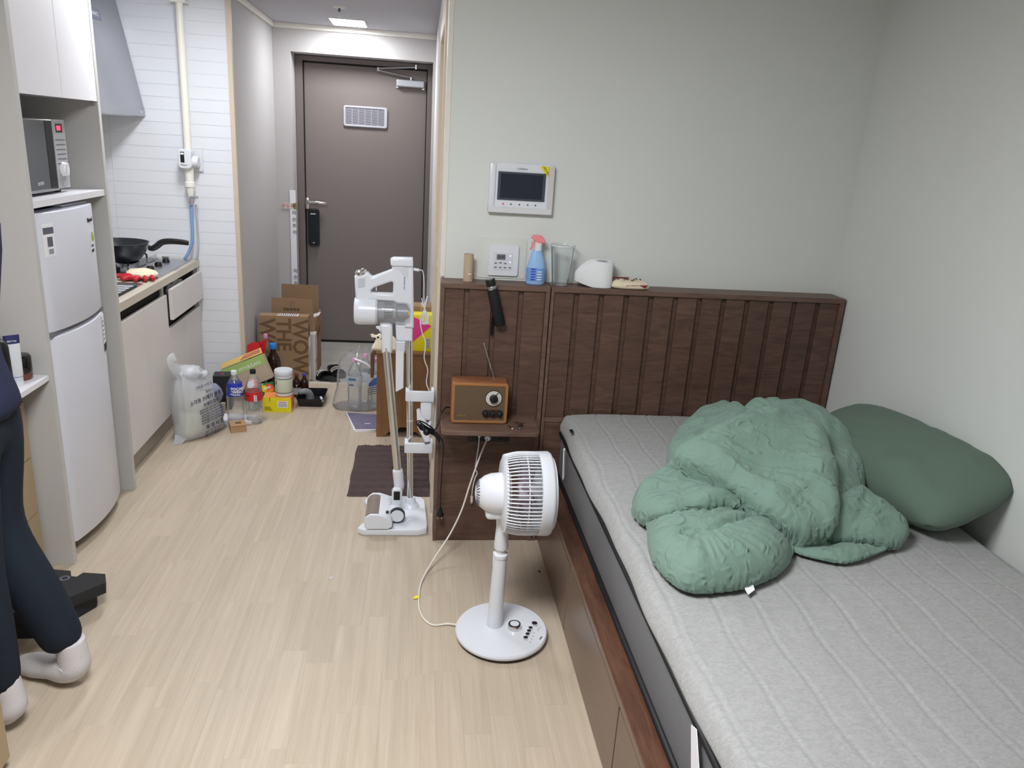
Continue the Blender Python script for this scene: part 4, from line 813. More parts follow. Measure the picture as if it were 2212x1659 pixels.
# ================================================================ pedestal fan
FCX, FCY = .310, 2.20
fn = T('desk_fan', 'white round-headed pedestal fan standing beside the bed', 'fan', (FCX, FCY, 0))
obj('base', lathe(B(), [(0, .012), (.150, .012), (.155, .016), (.156, .024), (.152, .030), (.03, .034), (0, .034)], 64, Matrix.Translation((FCX, FCY, 0))), M_white, fn, ang=40)
obj('base_ring', lathe(B(), [(0, 0), (.140, 0), (.147, .004), (.147, .012), (0, .012)], 64, Matrix.Translation((FCX, FCY, 0))), pm('base_black', (46, 46, 46), .5), fn, ang=40)
PX, PY = .287, 2.215
obj('pole', lathe(B(), [(.026, .030), (.0265, .035), (.0225, .300), (.0225, .303)], 28, Matrix.Translation((PX, PY, 0)) @ Matrix.Rotation(.02, 4, 'Y')), M_white, fn, ang=40)
obj('collar', lathe(B(), [(.0245, .296), (.025, .302), (.0245, .308), (.018, .312), (.0165, .322), (.021, .330)], 28, Matrix.Translation((PX+.006, PY, 0))), M_white, fn, ang=40)
obj('height_clip', bx(PX-.019, PY-.012, .262, PX-.013, PY+.008, .312, r=.002), M_white, fn)
obj('neck', lathe(B(), [(.0225, .328), (.0235, .34), (.020, .41), (.022, .44), (.03, .455)], 28, Matrix.Translation((PX+.006, PY, 0))), M_white, fn, ang=40)
AX = Vector((1, 0, .0)); HZ = .532; MO = (.196, 2.205, HZ)
obj('motor_housing', lathe(B(), [(0, 0), (.022, .003), (.042, .014), (.056, .032), (.063, .052), (.065, .075), (.066, .105), (.066, .112)], 40, along(MO, AX)), M_white, fn, ang=40)
for i in range(24):
    a = 2*PI*i/24; q = along(MO, AX); c_ = q @ Vector((.026*math.cos(a), .026*math.sin(a), .0042)); d_ = q @ Vector((.042*math.cos(a), .042*math.sin(a), .0128))
    g = B(); cyl(g, c_, d_, .0016, n=6); obj('vent_slot', g, M_inkg, fn)
obj('motor_chin', bx(.232, 2.170, HZ-.082, .300, 2.240, HZ-.045, r=.014, seg=3), M_white, fn, ang=50)
CX0, CX1, RB, RF = .287, .396, .121, .1345
obj('rear_plate', lathe(B(), [(.060, 0), (.108, 0), (.119, .006), (.121, .012), (.115, .012), (.106, .006), (.060, .006)], 56, along((CX0-.006, 2.205, HZ), AX), cap=False), M_white, fn, ang=40)
rim = [(RF-.004, .0), (RF, .002), (RF+.001, .034), (RF-.004, .042), (RF-.016, .046), (RF-.020, .043), (RF-.008, .036), (RF-.006, .0)]
obj('front_rim', lathe(B(), rim, 72, along((CX1-.002, 2.205, HZ), AX), cap=False), M_white, fn, ang=40)
obj('front_ring', lathe(B(), [(.108, .044), (.116, .044), (.116, .051), (.110, .053), (.108, .050)], 64, along((CX1-.002, 2.205, HZ), AX), cap=False), M_white, fn, ang=40)
NB = 64; q = along((0, 2.205, HZ), AX)
bar0 = None
for i in range(NB):
    a = 2*PI*i/NB
    if bar0 is None:
        g = B(); tube(g, [Vector((RB, 0, 0)), Vector((RB+.010, 0, .045)), Vector((RF-.003, 0, CX1-CX0+.004))], .0024, 6, 3)
        me = bpy.data.meshes.new('cage_bar'); g.to_mesh(me); g.free(); me.materials.append(M_white)
        for p_ in me.polygons: p_.use_smooth = True
        bar0 = me
    o = bpy.data.objects.new('cage_bar', bar0); COL.objects.link(o); o.parent = fn
    o.matrix_local = Matrix.Translation(Vector((CX0, 2.205, HZ))-Vector((FCX, FCY, 0))) @ along((0, 0, 0), AX) @ Matrix.Rotation(a, 4, 'Z')
obj('cage_ring', lathe(B(), [(RB+.004, .0), (RB+.0095, .0), (RB+.0095, .003), (RB+.004, .003)], 64, along((CX0+.066, 2.205, HZ), AX), cap=False), M_white, fn)
g = B()
for i in range(24): a = 2*PI*i/24; cyl(g, q @ Vector((.030*math.cos(a), .030*math.sin(a), CX1+.046)), q @ Vector((.112*math.cos(a+.35), .112*math.sin(a+.35), CX1+.046)), .0018, n=5)
fg_ = obj('front_grille', g, M_white, fn); fg_['kind'] = 'stuff'
obj('grille_cap', lathe(B(), [(0, 0), (.032, 0), (.030, .008), (0, .010)], 28, along((CX1+.041, 2.205, HZ), AX)), M_white, fn, ang=40)
obj('hub', lathe(B(), [(0, 0), (.030, 0), (.030, .05), (.022, .06), (0, .06)], 24, along((.335, 2.205, HZ), AX)), pm('fan_hub', (196, 188, 198), .35), fn, ang=40)
Mbl = pm('blade_tint', (190, 170, 186), .25, alpha=.8)
for k in range(5):
    g = B(); rows = []
    for i in range(7):
        r_ = .028+.082*i/6; row = []
        for j in range(5):
            a = 2*PI*k/5+(j-2)*.20*(.75+.35*i/6)+.25*i/6; row.append(g.verts.new(q @ Vector((r_*math.cos(a), r_*math.sin(a), .340+.010*j+.004*i/6))))
        rows.append(row)
    for i in range(6):
        for j in range(4): g.faces.new((rows[i][j], rows[i+1][j], rows[i+1][j+1], rows[i][j+1]))
    bmesh.ops.solidify(g, geom=g.faces[:], thickness=.0018); obj('blade', g, Mbl, fn, smooth=True)
kd = obj('dial', lathe(B(), [(.0225, 0), (.0215, .016), (.020, .0185), (0, .0185)], 28, Matrix.Translation((.353, 2.193, .0325))), M_chrome, fn, ang=40)
obj('dial_ring', lathe(B(), [(.0205, 0), (.0205, .0012), (.0155, .0012), (.0155, 0)], 28, Matrix.Translation((.353, 2.193, .0508)), cap=False), M_ink, kd); obj('dial_cap', lathe(B(), [(.0155, 0), (.0155, .001), (0, .001)], 24, Matrix.Translation((.353, 2.193, .0508))), M_white, kd)
for x_, y_, r_ in ((.425, 2.212, .0105), (.408, 2.187, .0075), (.400, 2.170, .0075), (.393, 2.153, .0075), (.384, 2.134, .0080)):
    bo = obj('button', lathe(B(), [(r_, 0), (r_*.95, .008), (0, .0085)], 18, Matrix.Translation((x_, y_, .0318))), M_chrome, fn, ang=40); obj('button_top', lathe(B(), [(r_*.85, 0), (r_*.8, .0008), (0, .001)], 16, Matrix.Translation((x_, y_, .0400))), pm('button_dark', (48, 42, 50), .2), bo)
for x_, y_ in ((.323, 2.185), (.328, 2.165), (.352, 2.155), (.385, 2.170), (.418, 2.168), (.412, 2.150), (.405, 2.134), (.398, 2.118), (.436, 2.190), (.443, 2.196), (.433, 2.182)): obj('printed_mark', lathe(B(), [(.0018, 0), (.0018, .0003), (0, .0003)], 8, Matrix.Translation((x_, y_, .0316))), M_inkg, fn)
txt('hanil', .009, FX((.436, 2.140, .0316), (.55, .8, 0), (-.8, .55, 0)), 'brand_lettering', M_inkg, fn)
g = B(); tube(g, [(.165, 2.245, .012), (.13, 2.262, .006), (.085, 2.258, .004), (.055, 2.285, .004), (.035, 2.345, .004), (.032, 2.43, .004), (.042, 2.53, .006), (.085, 2.63, .035), (.150, 2.70, .11), (.195, 2.735, .20), (.225, 2.76, .30), (.262, 2.79, .41), (.290, 2.815, .474)], .0036, 8, 6); obj('power_cord', g, pm('cord_white', (226, 222, 212), .45), fn, smooth=True)
obj('plug', lathe(B(), [(.010, 0), (.014, .012), (.014, .030), (0, .030)], 16, along((.2905, 2.812, .474), (0.15, 1, 0))), M_white, fn, ang=40)
obj('cord_tag', plate(B(), [[(-.016, -.006), (.006, -.007), (.006, .006), (-.010, .005)]], .003, FX((.026, 2.425, .007), (1, .1, .2), (0, 1, .3))), M_yellow, fn)

# ================================================================ stick vacuum on its stand
VY = 3.07
vc = T('stick_vacuum', 'white cordless stick vacuum docked upright on its charging stand', 'vacuum cleaner', (-.09, 3.05, 0))
def vz(P): return [(-.3398+a*.0004015, 1.1677-b*.0004145) for a, b in P]
Mvw = pm('vacuum_white', (228, 232, 240), .25)
# stand
bo_ = [(-.225, 2.905), (-.200, 2.886), (.030, 2.884), (.062, 2.900), (.066, 2.93), (.056, 3.165), (.040, 3.196), (.010, 3.205), (-.165, 3.205), (-.20, 3.195), (-.215, 3.165), (-.205, 3.135), (-.165, 3.110), (-.165, 2.985), (-.21, 2.945)]
stb = obj('stand_base', plate(B(), [bo_], .030, Matrix.Translation((0, 0, .015)), .006), Mvw, vc, ang=40)
obj('pole_mount', lathe(B(), [(.040, 0), (.034, .012), (.024, .02), (.020, .045), (0, .045)], 24, Matrix.Translation((-.008, 3.10, .029))), Mvw, vc, ang=40)
obj('stand_pole', cyl(B(), (-.010, 3.10, .05), (-.030, 3.10, .83), .0135, n=24), M_chrome, vc, ang=40)
obj('pole_joint', cyl(B(), (-.0195, 3.10, .437), (-.0195, 3.10, .441), .0141, n=24), M_white, vc)
obj('dock_block', plate(B(), [vz([(632, 722), (806, 735), (806, 890), (655, 890), (640, 870)])], .055, XZ(3.085), .006), Mvw, vc, ang=40)
# handheld unit
ol = vz([(590, 185), (400, 262), (378, 248), (356, 222), (226, 262), (228, 330), (238, 480), (270, 505), (350, 508), (380, 480), (430, 488), (610, 490), (650, 514), (740, 514), (768, 560), (772, 640), (720, 700), (728, 748), (817, 748), (806, 400), (800, 250), (795, 140), (590, 140)])
hole = vz([(386, 392), (420, 362), (585, 300), (603, 308), (604, 405), (590, 420), (392, 420)])
obj('handle_body', plate(B(), [ol, hole], .046, XZ(VY), .008), Mvw, vc, ang=45)
obj('battery_cap', plate(B(), [vz([(574, 85), (600, 72), (790, 68), (796, 110), (796, 148), (590, 150), (576, 135)])], .062, XZ(VY), .008), Mvw, vc, ang=45)
obj('battery_door', plate(B(), [vz([(618, 165), (750, 152), (752, 250), (710, 246), (690, 215), (668, 180), (618, 176)])], .0015, XZ(VY-.0235)), pm('panel_line', (214, 217, 224), .3), vc)
txt('POWER VAC', .009, FX((-.3398+713*.0004015, VY-.0236, 1.1677-310*.0004145), (0, 0, -1), (1, 0, 0)), 'lettering', M_inkg, vc)
q = along((-.2495, VY, .918), (1, 0, 0))
obj('motor_cover', lathe(B(), [(0, 0), (.050, 0), (.0555, .006), (.057, .02), (.0555, .0845), (0, .0845)], 44, q), Mvw, vc, ang=40)
obj('cup_ring', lathe(B(), [(.052, .0845), (.0525, .092), (.048, .092)], 40, q, cap=False), pm('ring_grey', (200, 202, 208), .3), vc)
obj('dust_cup', lathe(B(), [(.049, .090), (.050, .094), (.050, .205), (.044, .222), (0, .222)], 40, q, cap=False), pm('smoke_clear', (196, 200, 206), .06, alpha=.32, spec=.8), vc, ang=40)
obj('cyclone', lathe(B(), [(.036, .092), (.036, .118), (.024, .120), (.024, .150), (.034, .153), (.034, .165), (.022, .170), (.022, .215)], 32, q), pm('cyclone_grey', (158, 160, 164), .35, metal=.2), vc, ang=40)
for k in range(3): obj('cyclone_vent', bx(-.2495+.122, VY-.026, .905+k*.012-.012, -.2495+.148, VY-.0235, .911+k*.012-.012), pm('dark_vent', (96, 94, 96), .5), vc)
obj('chrome_cap', lathe(B(), [(.024, 0), (.0255, .006), (.024, .014), (.016, .020), (0, .021)], 30, along((-.3398+291*.0004015, VY, 1.1677-246*.0004145), (-.3, 0, 1)) @ Matrix.Diagonal((1.12, .95, 1, 1))), M_chrome, vc, ang=40)
for k in range(6): obj('exhaust_slot', plate(B(), [vz([(262, 292+k*15), (330, 274+k*15), (330, 279+k*15), (262, 297+k*15)])], .001, XZ(VY-.0236)), pm('slot_grey', (168, 170, 178), .5), vc)
obj('trigger', plate(B(), [vz([(430, 350), (440, 350), (443, 398), (433, 398)])], .012, XZ(VY)), Mvw, vc)
obj('power_jack', cyl(B(), (-.019, VY, 1.094), (.004, VY, 1.091), .006, n=12), Mvw, vc)
# wand
w0, w1 = Vector((-.121, 3.045, .775)), Vector((-.064, 3.035, .215))
obj('wand_socket', plate(B(), [vz([(478, 716), (500, 706), (570, 706), (603, 722), (606, 800), (604, 1000), (500, 1003), (494, 800)])], .042, XZ(3.05), .010), Mvw, vc, ang=45)
obj('release_latch', plate(B(), [vz([(440, 740), (482, 738), (490, 810), (466, 770), (442, 760)])], .014, XZ(3.05), .002), Mvw, vc)
obj('wand', cyl(B(), w0, w1, .0165, n=26), pm('brushed_tube', (222, 221, 215), .34, metal=.9), vc, ang=40)
obj('lower_sleeve', lathe(B(), [(.0165, 0), (.021, .004), (.0225, .012), (.0225, .078), (.019, .092), (0, .092)], 26, along((-.0665, 3.036, .240), (w1-w0))), Mvw, vc, ang=40)
obj('crevice_tool', plate(B(), [vz([(640, 890), (736, 890), (732, 960), (724, 1010), (726, 1368), (652, 1412), (644, 1400), (640, 1000)])], .022, XZ(3.055), .004), Mvw, vc, ang=45)
for k in range(7): obj('tool_rib', plate(B(), [vz([(638, 898+k*13), (738, 898+k*13), (738, 903+k*13), (638, 903+k*13)])], .024, XZ(3.055)), pm('rib_grey', (212, 216, 224), .4), vc)
# brackets with accessories
for zb in (.552, .318):
    P = [(-.040, 3.052), (-.034, 3.046), (.074, 3.046), (.080, 3.052), (.080, 3.118), (.068, 3.118), (.066, 3.062), (-.022, 3.062), (-.026, 3.112), (-.040, 3.112)]
    obj('bracket', plate(B(), [P], .044, Matrix.Translation((0, 0, zb+.012)), .002), Mvw, vc, ang=45)
mb = obj('mini_brush', bx(.024, 3.055, .455, .072, 3.10, .548, r=.010, seg=3), Mvw, vc, ang=50)
g = plate(B(), [[(.008, .50), (.020, .505), (.055, .44), (.072, .455), (.066, .40), (.070, .36), (.050, .352), (.012, .43)]], .036, XZ(3.06), .006); obj('brush_head', g, Mvw, mb, ang=45)
obj('brush_lip', plate(B(), [[(.045, .360), (.066, .366), (.068, .360), (.048, .353)]], .038, XZ(3.06)), M_inkg, mb)
# floor head
hd = obj('floor_head', plate(B(), [[(-.150, .034), (-.082, .034), (-.078, .060), (-.090, .088), (-.115, .098), (-.150, .100), (-.168, .080)]], .232, XZ(2.985), .006), Mvw, vc, ang=45)
qh = along((-.172, 2.873, .070), (0, 1, 0))
obj('roller_window', lathe(B(), [(.040, .006), (.040, .224)], 32, qh), pm('roller_brown', (140, 128, 122), .15), hd, ang=40)
for d_ in (.075, .15): obj('roller_stripe', lathe(B(), [(.0404, d_), (.0404, d_+.003)], 32, qh, cap=False), pm('stripe_red', (150, 96, 80), .3), hd)
for y_ in (2.862, 3.092): obj('end_cap', plate(B(), [[(-.205, .046), (-.20, .034), (-.10, .034), (-.080, .046), (-.078, .070), (-.09, .090), (-.115, .100), (-.15, .112), (-.185, .112), (-.208, .095), (-.215, .070)]], .016, XZ(y_), .004), Mvw, hd, ang=45)
obj('head_button', bx(-.112, 2.90, .0965, -.098, 2.922, .1015, r=.002), M_black, hd)
c0_ = Vector((-.095, 3.04, .033))-LOC[vc.name]; hd.scale = (.86, .86, .86); hd.location = c0_*(1-.86)
jt = obj('head_joint', lathe(B(), [(.030, 0), (.030, .045), (.020, .05), (0, .05)], 24, along((-.070, 2.955, .065), (0, 1, 0))), Mvw, vc, ang=40)
obj('wheel', lathe(B(), [(.0, 0), (.027, 0), (.029, .003), (.029, .016), (0, .016)], 32, along((-.062, 2.936, .066), (0, 1, 0))), Mvw, jt, ang=40)
obj('wheel_tyre', lathe(B(), [(.027, 0), (.0325, .001), (.0325, .018), (.027, .018)], 32, along((-.062, 2.937, .066), (0, 1, 0)), cap=False), pm('tyre_grey', (44, 48, 54), .5), jt)
obj('swivel_yoke', plate(B(), [[(-.088, .090), (-.046, .090), (-.043, .155), (-.052, .165), (-.080, .165), (-.088, .155)]], .030, XZ(3.005), .006), Mvw, jt, ang=45)
obj('swivel_pin', bx(-.080, 2.987, .115, -.053, 2.992, .155, r=.003), M_black, jt)
g = B(); tube(g, [(.004, VY, 1.091), (.018, VY, 1.088), (.024, VY, 1.05), (.026, VY, .98), (.030, 3.075, .93), (.020, 3.078, .965), (.018, 3.078, .975), (.026, 3.07, .94), (.036, 3.07, .975), (.040, 3.07, .985), (.030, 3.07, .935), (.022, 3.07, .885), (.034, 3.07, .87), (.046, 3.07, .90), (.034, 3.07, .925), (.018, 3.07, .90), (.014, 3.07, .875), (.024, 3.07, .83), (.038, 3.07, .79), (.034, 3.07, .725), (.05, 3.075, .675), (.046, 3.075, .62), (.058, 3.07, .585), (.078, 3.075, .55), (.078, 3.085, .46), (.076, 3.09, .40)], .0022, 7, 6); obj('charger_cable', g, M_white, vc, smooth=True)
g = B()
for k in range(4): tube(g, [(.030, 3.072, .935), (.016+.009*k, 3.066, .90-.004*k), (.020+.008*k, 3.066, .872), (.034+.004*k, 3.07, .885), (.032, 3.072, .932)], .0020, 6, 5)
obj('cable_bundle', g, M_white, vc, smooth=True)

# ================================================================ bath mat
bm_ = T('bath_mat', 'dark taupe bath mat with a herringbone weave in front of the bathroom door', 'mat', (-.105, 3.555, 0))
nx, ny = 150, 250; b_ = B(); V = []
for i in range(nx+1):
    row = []
    for j in range(ny+1):
        x = -.300+.380*i/nx; y = 3.255+.605*j/ny
        ci_ = math.floor((y-3.255)/.036); s = 1 if ci_ % 2 else -1
        ph = (x+s*(y-3.255-ci_*.036)*1.3)/.0185; h = .012*abs(math.sin(PI*ph))**1.5*(.8+.2*math.sin(x*90+y*70))
        e = min(i, nx-i)/3.; e2 = min(j, ny-j)/3.; ed = min(1, e, e2); h = h*ed+(1-ed)*.004
        if ed < .34: h = 0.0
        row.append(b_.verts.new((x+.003*math.sin(y*23), y+.003*math.sin(x*31), .003+h)))
    V.append(row)
for i in range(nx):
    for j in range(ny): b_.faces.new((V[i][j], V[i+1][j], V[i+1][j+1], V[i][j+1]))
vb = [b_.verts.new((x_, y_, .0005)) for x_, y_ in ((-.3, 3.255), (.08, 3.255), (.08, 3.86), (-.3, 3.86))]; b_.faces.new(vb[::-1])
obj('weave', b_, pm('mat_taupe', (96, 82, 82), .95, spec=.1, bump=(400, .5)), bm_, smooth=True)

# ================================================================ wooden stool and things on it
so = T('step_stool', 'brown wooden box stool behind the vacuum with a notched front panel', 'stool', (-.063, 4.15, 0))
M_st = woodm('stool_wood', (128, 92, 60), (150, 112, 76), (14, 14, 2.5), .5, nscale=1.4, dist=.6, fine=6, bump=.05)
fp_ = [(-.208, 0), (-.165, 0), (-.138, .030), (-.092, .032), (-.090, .048), (-.078, .058), (-.042, .058), (-.030, .046), (-.028, .032), (.012, .030), (.042, 0), (.082, 0), (.082, .472), (-.208, .472)]
obj('front_panel', plate(B(), [fp_], .018, XZ(4.009), .001), M_st, so); obj('back_panel', plate(B(), [fp_], .018, XZ(4.291), .001), M_st, so)
obj('side_panel', bx(-.208, 4.018, 0, -.190, 4.282, .472), M_st, so); obj('side_panel', bx(.064, 4.018, 0, .082, 4.282, .472), M_st, so)
obj('top_board', bx(-.214, 3.992, .472, .084, 4.308, .488, r=.003), woodm('stool_top', (112, 80, 52), (134, 98, 66), (3, 14, 14), .5, nscale=1.4, dist=.6, fine=6), so)
obj('hanging_flap', plate(B(), [[(-.242, .470), (-.232, .486), (-.214, .486), (-.214, .476), (-.222, .460), (-.222, .380), (-.226, .340), (-.242, .342)]], .03, XZ(4.02), .002), pm('flap_wood', (104, 72, 48), .5), so)
yb = T('gift_box', 'yellow box with a magenta triangle standing on the wooden stool', 'box', (.03, 4.07, .489))
obj('carton', bx(-.055, 4.035, .489, .080, 4.125, .690, r=.001), M_yellow, yb)
obj('printed_triangle', plate(B(), [[(-.053, .689), (.0, .672), (.079, .632), (-.053, .508)]], .001, XZ(4.0345)), M_pink, yb)
obj('printed_label', bx(.046, 4.0338, .506, .073, 4.0348, .566), pm('label_grey', (196, 196, 190), .5), yb)
for k in range(5): obj('label_line', bx(.049, 4.0334, .514+k*.010, .070, 4.0339, .517+k*.010), M_inkg, yb)
ot = T('parcel', 'brown parcel behind the yellow gift box on the stool', 'parcel', (.0, 4.2, .489)); obj('carton', bx(-.03, 4.140, .489, .078, 4.25, .715, r=.001), M_card, ot); obj('tape', bx(.018, 4.139, .489, .030, 4.251, .7158), M_cardl, ot)
ow = T('oven_mitt', 'cream oven mitt with dark spots lying on the left of the stool top', 'oven mitt', (-.15, 4.08, .489))
ol = [(-.235, .496), (-.232, .525), (-.222, .545), (-.235, .566), (-.248, .582), (-.215, .578), (-.198, .588), (-.18, .575), (-.17, .590), (-.155, .572), (-.14, .585), (-.11, .560), (-.098, .525), (-.10, .496), (-.16, .491)]
b_ = plate(B(), [ol], .05, FX((0, 4.055, 0), (1, 0, 0), (0, .25, 1)), .014, smooth=3); b_.transform(Matrix.Translation((0, -.13, .004))); obj('body', b_, pm('mitt_cream', (236, 224, 204), .85), ow, ang=50)
for x_, z_, s in ((-.222, .548, .006), (-.205, .556, .006), (-.185, .548, .006), (-.212, .528, .004), (-.218, .512, .007), (-.135, .54, .009), (-.15, .512, .008)): obj('spot', lathe(B(), [(s, 0), (s, .001), (0, .001)], 10, along((x_, 4.036, z_+.004), (0, -1, 0))), M_ink, ow)
obj('red_trim', plate(B(), [[(-.21, .497), (-.165, .501), (-.165, .512), (-.208, .507)]], .002, XZ(4.032)), MATS['dark_red'], ow)

# ================================================================ bag of empty water bottles
def pet_bottle(name, label, x, y, h, r, capmat, lab=None, labz=(.5, .68), mat=None, ribs=False, group=None, capm2=None, z0=0.001):
    t_ = T(name, label, 'bottle', (x, y, z0), group=group)
    pr_ = [(0, .004), (r*.62, .0), (r*.92, .006), (r, .02)]
    for i in range(1, 13):
        zz = .02+(h*.62-.02)*i/12; pr_.append((r*(1-(.045 if (ribs and i % 2) else 0)), zz))
    pr_ += [(r*.97, h*.68), (r*.82, h*.77), (r*.5, h*.86), (r*.30, h*.91), (r*.29, h*.945)]
    obj('body', lathe(B(), pr_, 28, Matrix.Translation((x, y, z0)), cap=False), mat or M_pet, t_, ang=50)
    obj('cap', lathe(B(), [(r*.34, h*.925), (r*.35, h*.93), (r*.35, h*.99), (r*.31, h), (0, h)], 20, Matrix.Translation((x, y, z0))), capmat, t_, ang=40)
    if lab is not None: obj('label', lathe(B(), [(r*1.01, h*labz[0]), (r*1.015, h*labz[0]+.001), (r*1.015, h*labz[1]), (r*1.01, h*labz[1]+.001)], 28, Matrix.Translation((x, y, z0)), cap=False), lab, t_, ang=40)
    return t_
M_pinkcap = pm('pink_cap', (232, 160, 200), .4); M_wl = pm('water_label', (226, 232, 238), .35, alpha=.8)
wb = pet_bottle('water_bottle', 'clear ribbed water bottle with pink cap, leftmost in the clear bag', -.362, 4.46, .318, .043, M_pinkcap, M_wl, (.46, .66), ribs=True, group='water bottles in the clear bag')
obj('label_print', plate(B(), [[(-.395, .192), (-.352, .189), (-.352, .204), (-.395, .208)]], .001, XZ(4.414)), pm('label_blue', (66, 120, 170), .4), wb); obj('barcode', plate(B(), [[(-.392, .158), (-.366, .157), (-.366, .168), (-.392, .169)]], .001, XZ(4.414)), M_inkg, wb)
wb2 = pet_bottle('water_bottle', 'clear ribbed water bottle half hidden by the stool inside the clear bag', -.245, 4.475, .318, .043, M_pinkcap, M_wl, (.40, .70), ribs=True, group='water bottles in the clear bag')
obj('label_print', plate(B(), [[(-.278, .150), (-.225, .165), (-.225, .215), (-.25, .20), (-.278, .17)]], .001, XZ(4.429)), pm('label_blue2', (70, 110, 180), .4), wb2)
for k in range(4): obj('label_line', plate(B(), [[(-.278, .098+k*.013), (-.23, .110+k*.013), (-.23, .115+k*.013), (-.278, .103+k*.013)]], .001, XZ(4.4285)), M_inkg, wb2)
pet_bottle('water_bottle', 'clear water bottle standing between two others at the back of the bag', -.305, 4.56, .318, .043, M_pinkcap, M_wl, (.46, .66), ribs=True, group='water bottles in the clear bag')
bg = T('clear_bag', 'clear plastic bag holding water bottles left of the wooden stool', 'plastic bag', (-.335, 4.51, 0))
b_ = B(); rings = []; n = 48
for lv, (z_, s) in enumerate(((.002, .9), (.008, 1.08), (.05, 1.04), (.12, .98), (.20, .96), (.27, .94), (.31, .80), (.335, .62), (.35, .50))):
    ring = []
    for i in range(n):
        a = 2*PI*i/n; d = 1+.10*nz(math.cos(a)*1.5, math.sin(a)*1.5, z_*9+3, 1.6)+(.06*nz(math.cos(a)*5, math.sin(a)*5, z_*4, 1) if z_ > .2 else 0)
        cx = -.335-.012*(z_ < .06)-.0*z_; ring.append(b_.verts.new((cx+.138*s*d*math.cos(a), 4.505+.105*s*d*math.sin(a), z_+(.02*nz(math.cos(a)*3, math.sin(a)*3, 7, 1) if z_ > .25 else 0))))
    rings.append(ring)
for a, c in zip(rings[:-1], rings[1:]):
    for i in range(n): b_.faces.new((a[i], a[(i+1) % n], c[(i+1) % n], c[i]))
b_.faces.new(rings[0][::-1]); obj('film', b_, M_film, bg, smooth=True)
g = B(); tube(g, [(-.36, 4.42, .325), (-.33, 4.41, .318), (-.29, 4.41, .30), (-.262, 4.415, .272)], .006, 6, 5, flat=.3); obj('handle_tape', g, pm('film_white', (232, 226, 236), .3), bg)
# flat purple box
pb = T('flat_box', 'thin purple-grey flat box lying on the floor beside the stool', 'box', (-.315, 4.19, 0))
M_pu = pm('purple_print', (118, 112, 138), .4, var=(40, .25))
obj('carton', plate(B(), [[(-.333, 4.055), (-.215, 4.068), (-.218, 4.32), (-.405, 4.345)]], .016, Matrix.Translation((0, 0, .0085))), M_wpaper, pb)
obj('printed_lid', plate(B(), [[(-.326, 4.066), (-.216, 4.076), (-.219, 4.314), (-.398, 4.337)]], .0015, Matrix.Translation((0, 0, .0172))), M_pu, pb)
obj('lid_lettering', plate(B(), [[(-.282, 4.15), (-.250, 4.155), (-.250, 4.162), (-.282, 4.157)]], .0006, Matrix.Translation((0, 0, .0184))), M_wpaper, pb)

# ================================================================ the heap by the tiled wall
# translucent rubbish bag
rb = T('rubbish_bag', 'full translucent printed rubbish bag leaning on the white base cabinet', 'rubbish bag', (-1.13, 4.02, 0))
BU, BV = Vector((.55, .835, 0)), Vector((-.835, .55, 0)); BC = Vector((-1.148, 4.005, 0))
b_ = B(); n = 72; rings = []
# height, half width, half depth, sideways shift of the centre
LV = [(.001, .135, .050, .0), (.012, .142, .068, .0), (.05, .136, .080, -.004), (.11, .128, .084, -.008), (.18, .118, .082, -.014), (.24, .106, .076, -.022), (.29, .090, .064, -.034), (.325, .070, .050, -.046), (.35, .052, .038, -.058), (.365, .046, .028, -.066)]
for lv, (z_, ru, rv, cs) in enumerate(LV):
    ring = []
    for i in range(n):
        a = 2*PI*i/n; c_, s_ = math.cos(a), math.sin(a)
        su = math.copysign(abs(c_)**.75, c_); sv = math.copysign(abs(s_)**.9, s_)
        d = 1+.09*nz(c_*2, s_*2, z_*10+1, 1.4)+.07*(1-2*abs(nz(c_*5, s_*5, z_*16, 1)))*min(1, z_*12)
        if z_ < .02: su *= 1+.10*abs(c_)**8
        p = BC+BU*(ru*d*su+cs)+BV*(rv*d*sv); p.z = z_+(.014*nz(c_*4, s_*4, z_*20, 1) if z_ > .02 else 0); ring.append(b_.verts.new(p))
    rings.append(ring)
for a, c in zip(rings[:-1], rings[1:]):
    for i in range(n): b_.faces.new((a[i], a[(i+1) % n], c[(i+1) % n], c[i]))
b_.faces.new(rings[0][::-1]); b_.faces.new(rings[-1]); M_mf = pm('milky_film', (226, 230, 236), .28, alpha=.55, bump=(28, .9)); obj('film', b_, M_mf, rb, smooth=True)
def crumple(c0, sx, sy, sz, k, amp=.3):
    g = B(); bmesh.ops.create_icosphere(g, subdivisions=3, radius=1)
    for v in g.verts: d = 1+amp*(1-2*abs(nz(v.co.x+k, v.co.y, v.co.z, 1.7))); v.co = Vector(c0)+Vector((v.co.x*sx*d, v.co.y*sy*d, v.co.z*sz*d))
    return g
for k, (cx, cy, cz, s, c_) in enumerate(((-1.17, 3.97, .085, .062, (206, 208, 186)), (-1.10, 4.07, .10, .060, (150, 154, 172)), (-1.16, 4.00, .19, .062, (226, 222, 206)), (-1.09, 4.06, .21, .052, (128, 132, 150)), (-1.175, 3.935, .05, .038, (218, 224, 176)), (-1.16, 3.99, .28, .045, (206, 210, 216)))):
    obj('content', crumple((cx, cy, cz), s, s, s, k*3.1, .22), pm('waste_%d' % k, c_, .7), rb, smooth=True)
p0 = BC-BU*.085
g = B(); tube(g, [p0+Vector((0, 0, .34)), p0-BU*.045+Vector((0, 0, .40)), p0-BU*.060+Vector((0, 0, .445)), p0-BU*.035+Vector((0, 0, .455))], .026, 10, 5, flat=.18); obj('tied_ear', g, M_mf, rb, smooth=True)
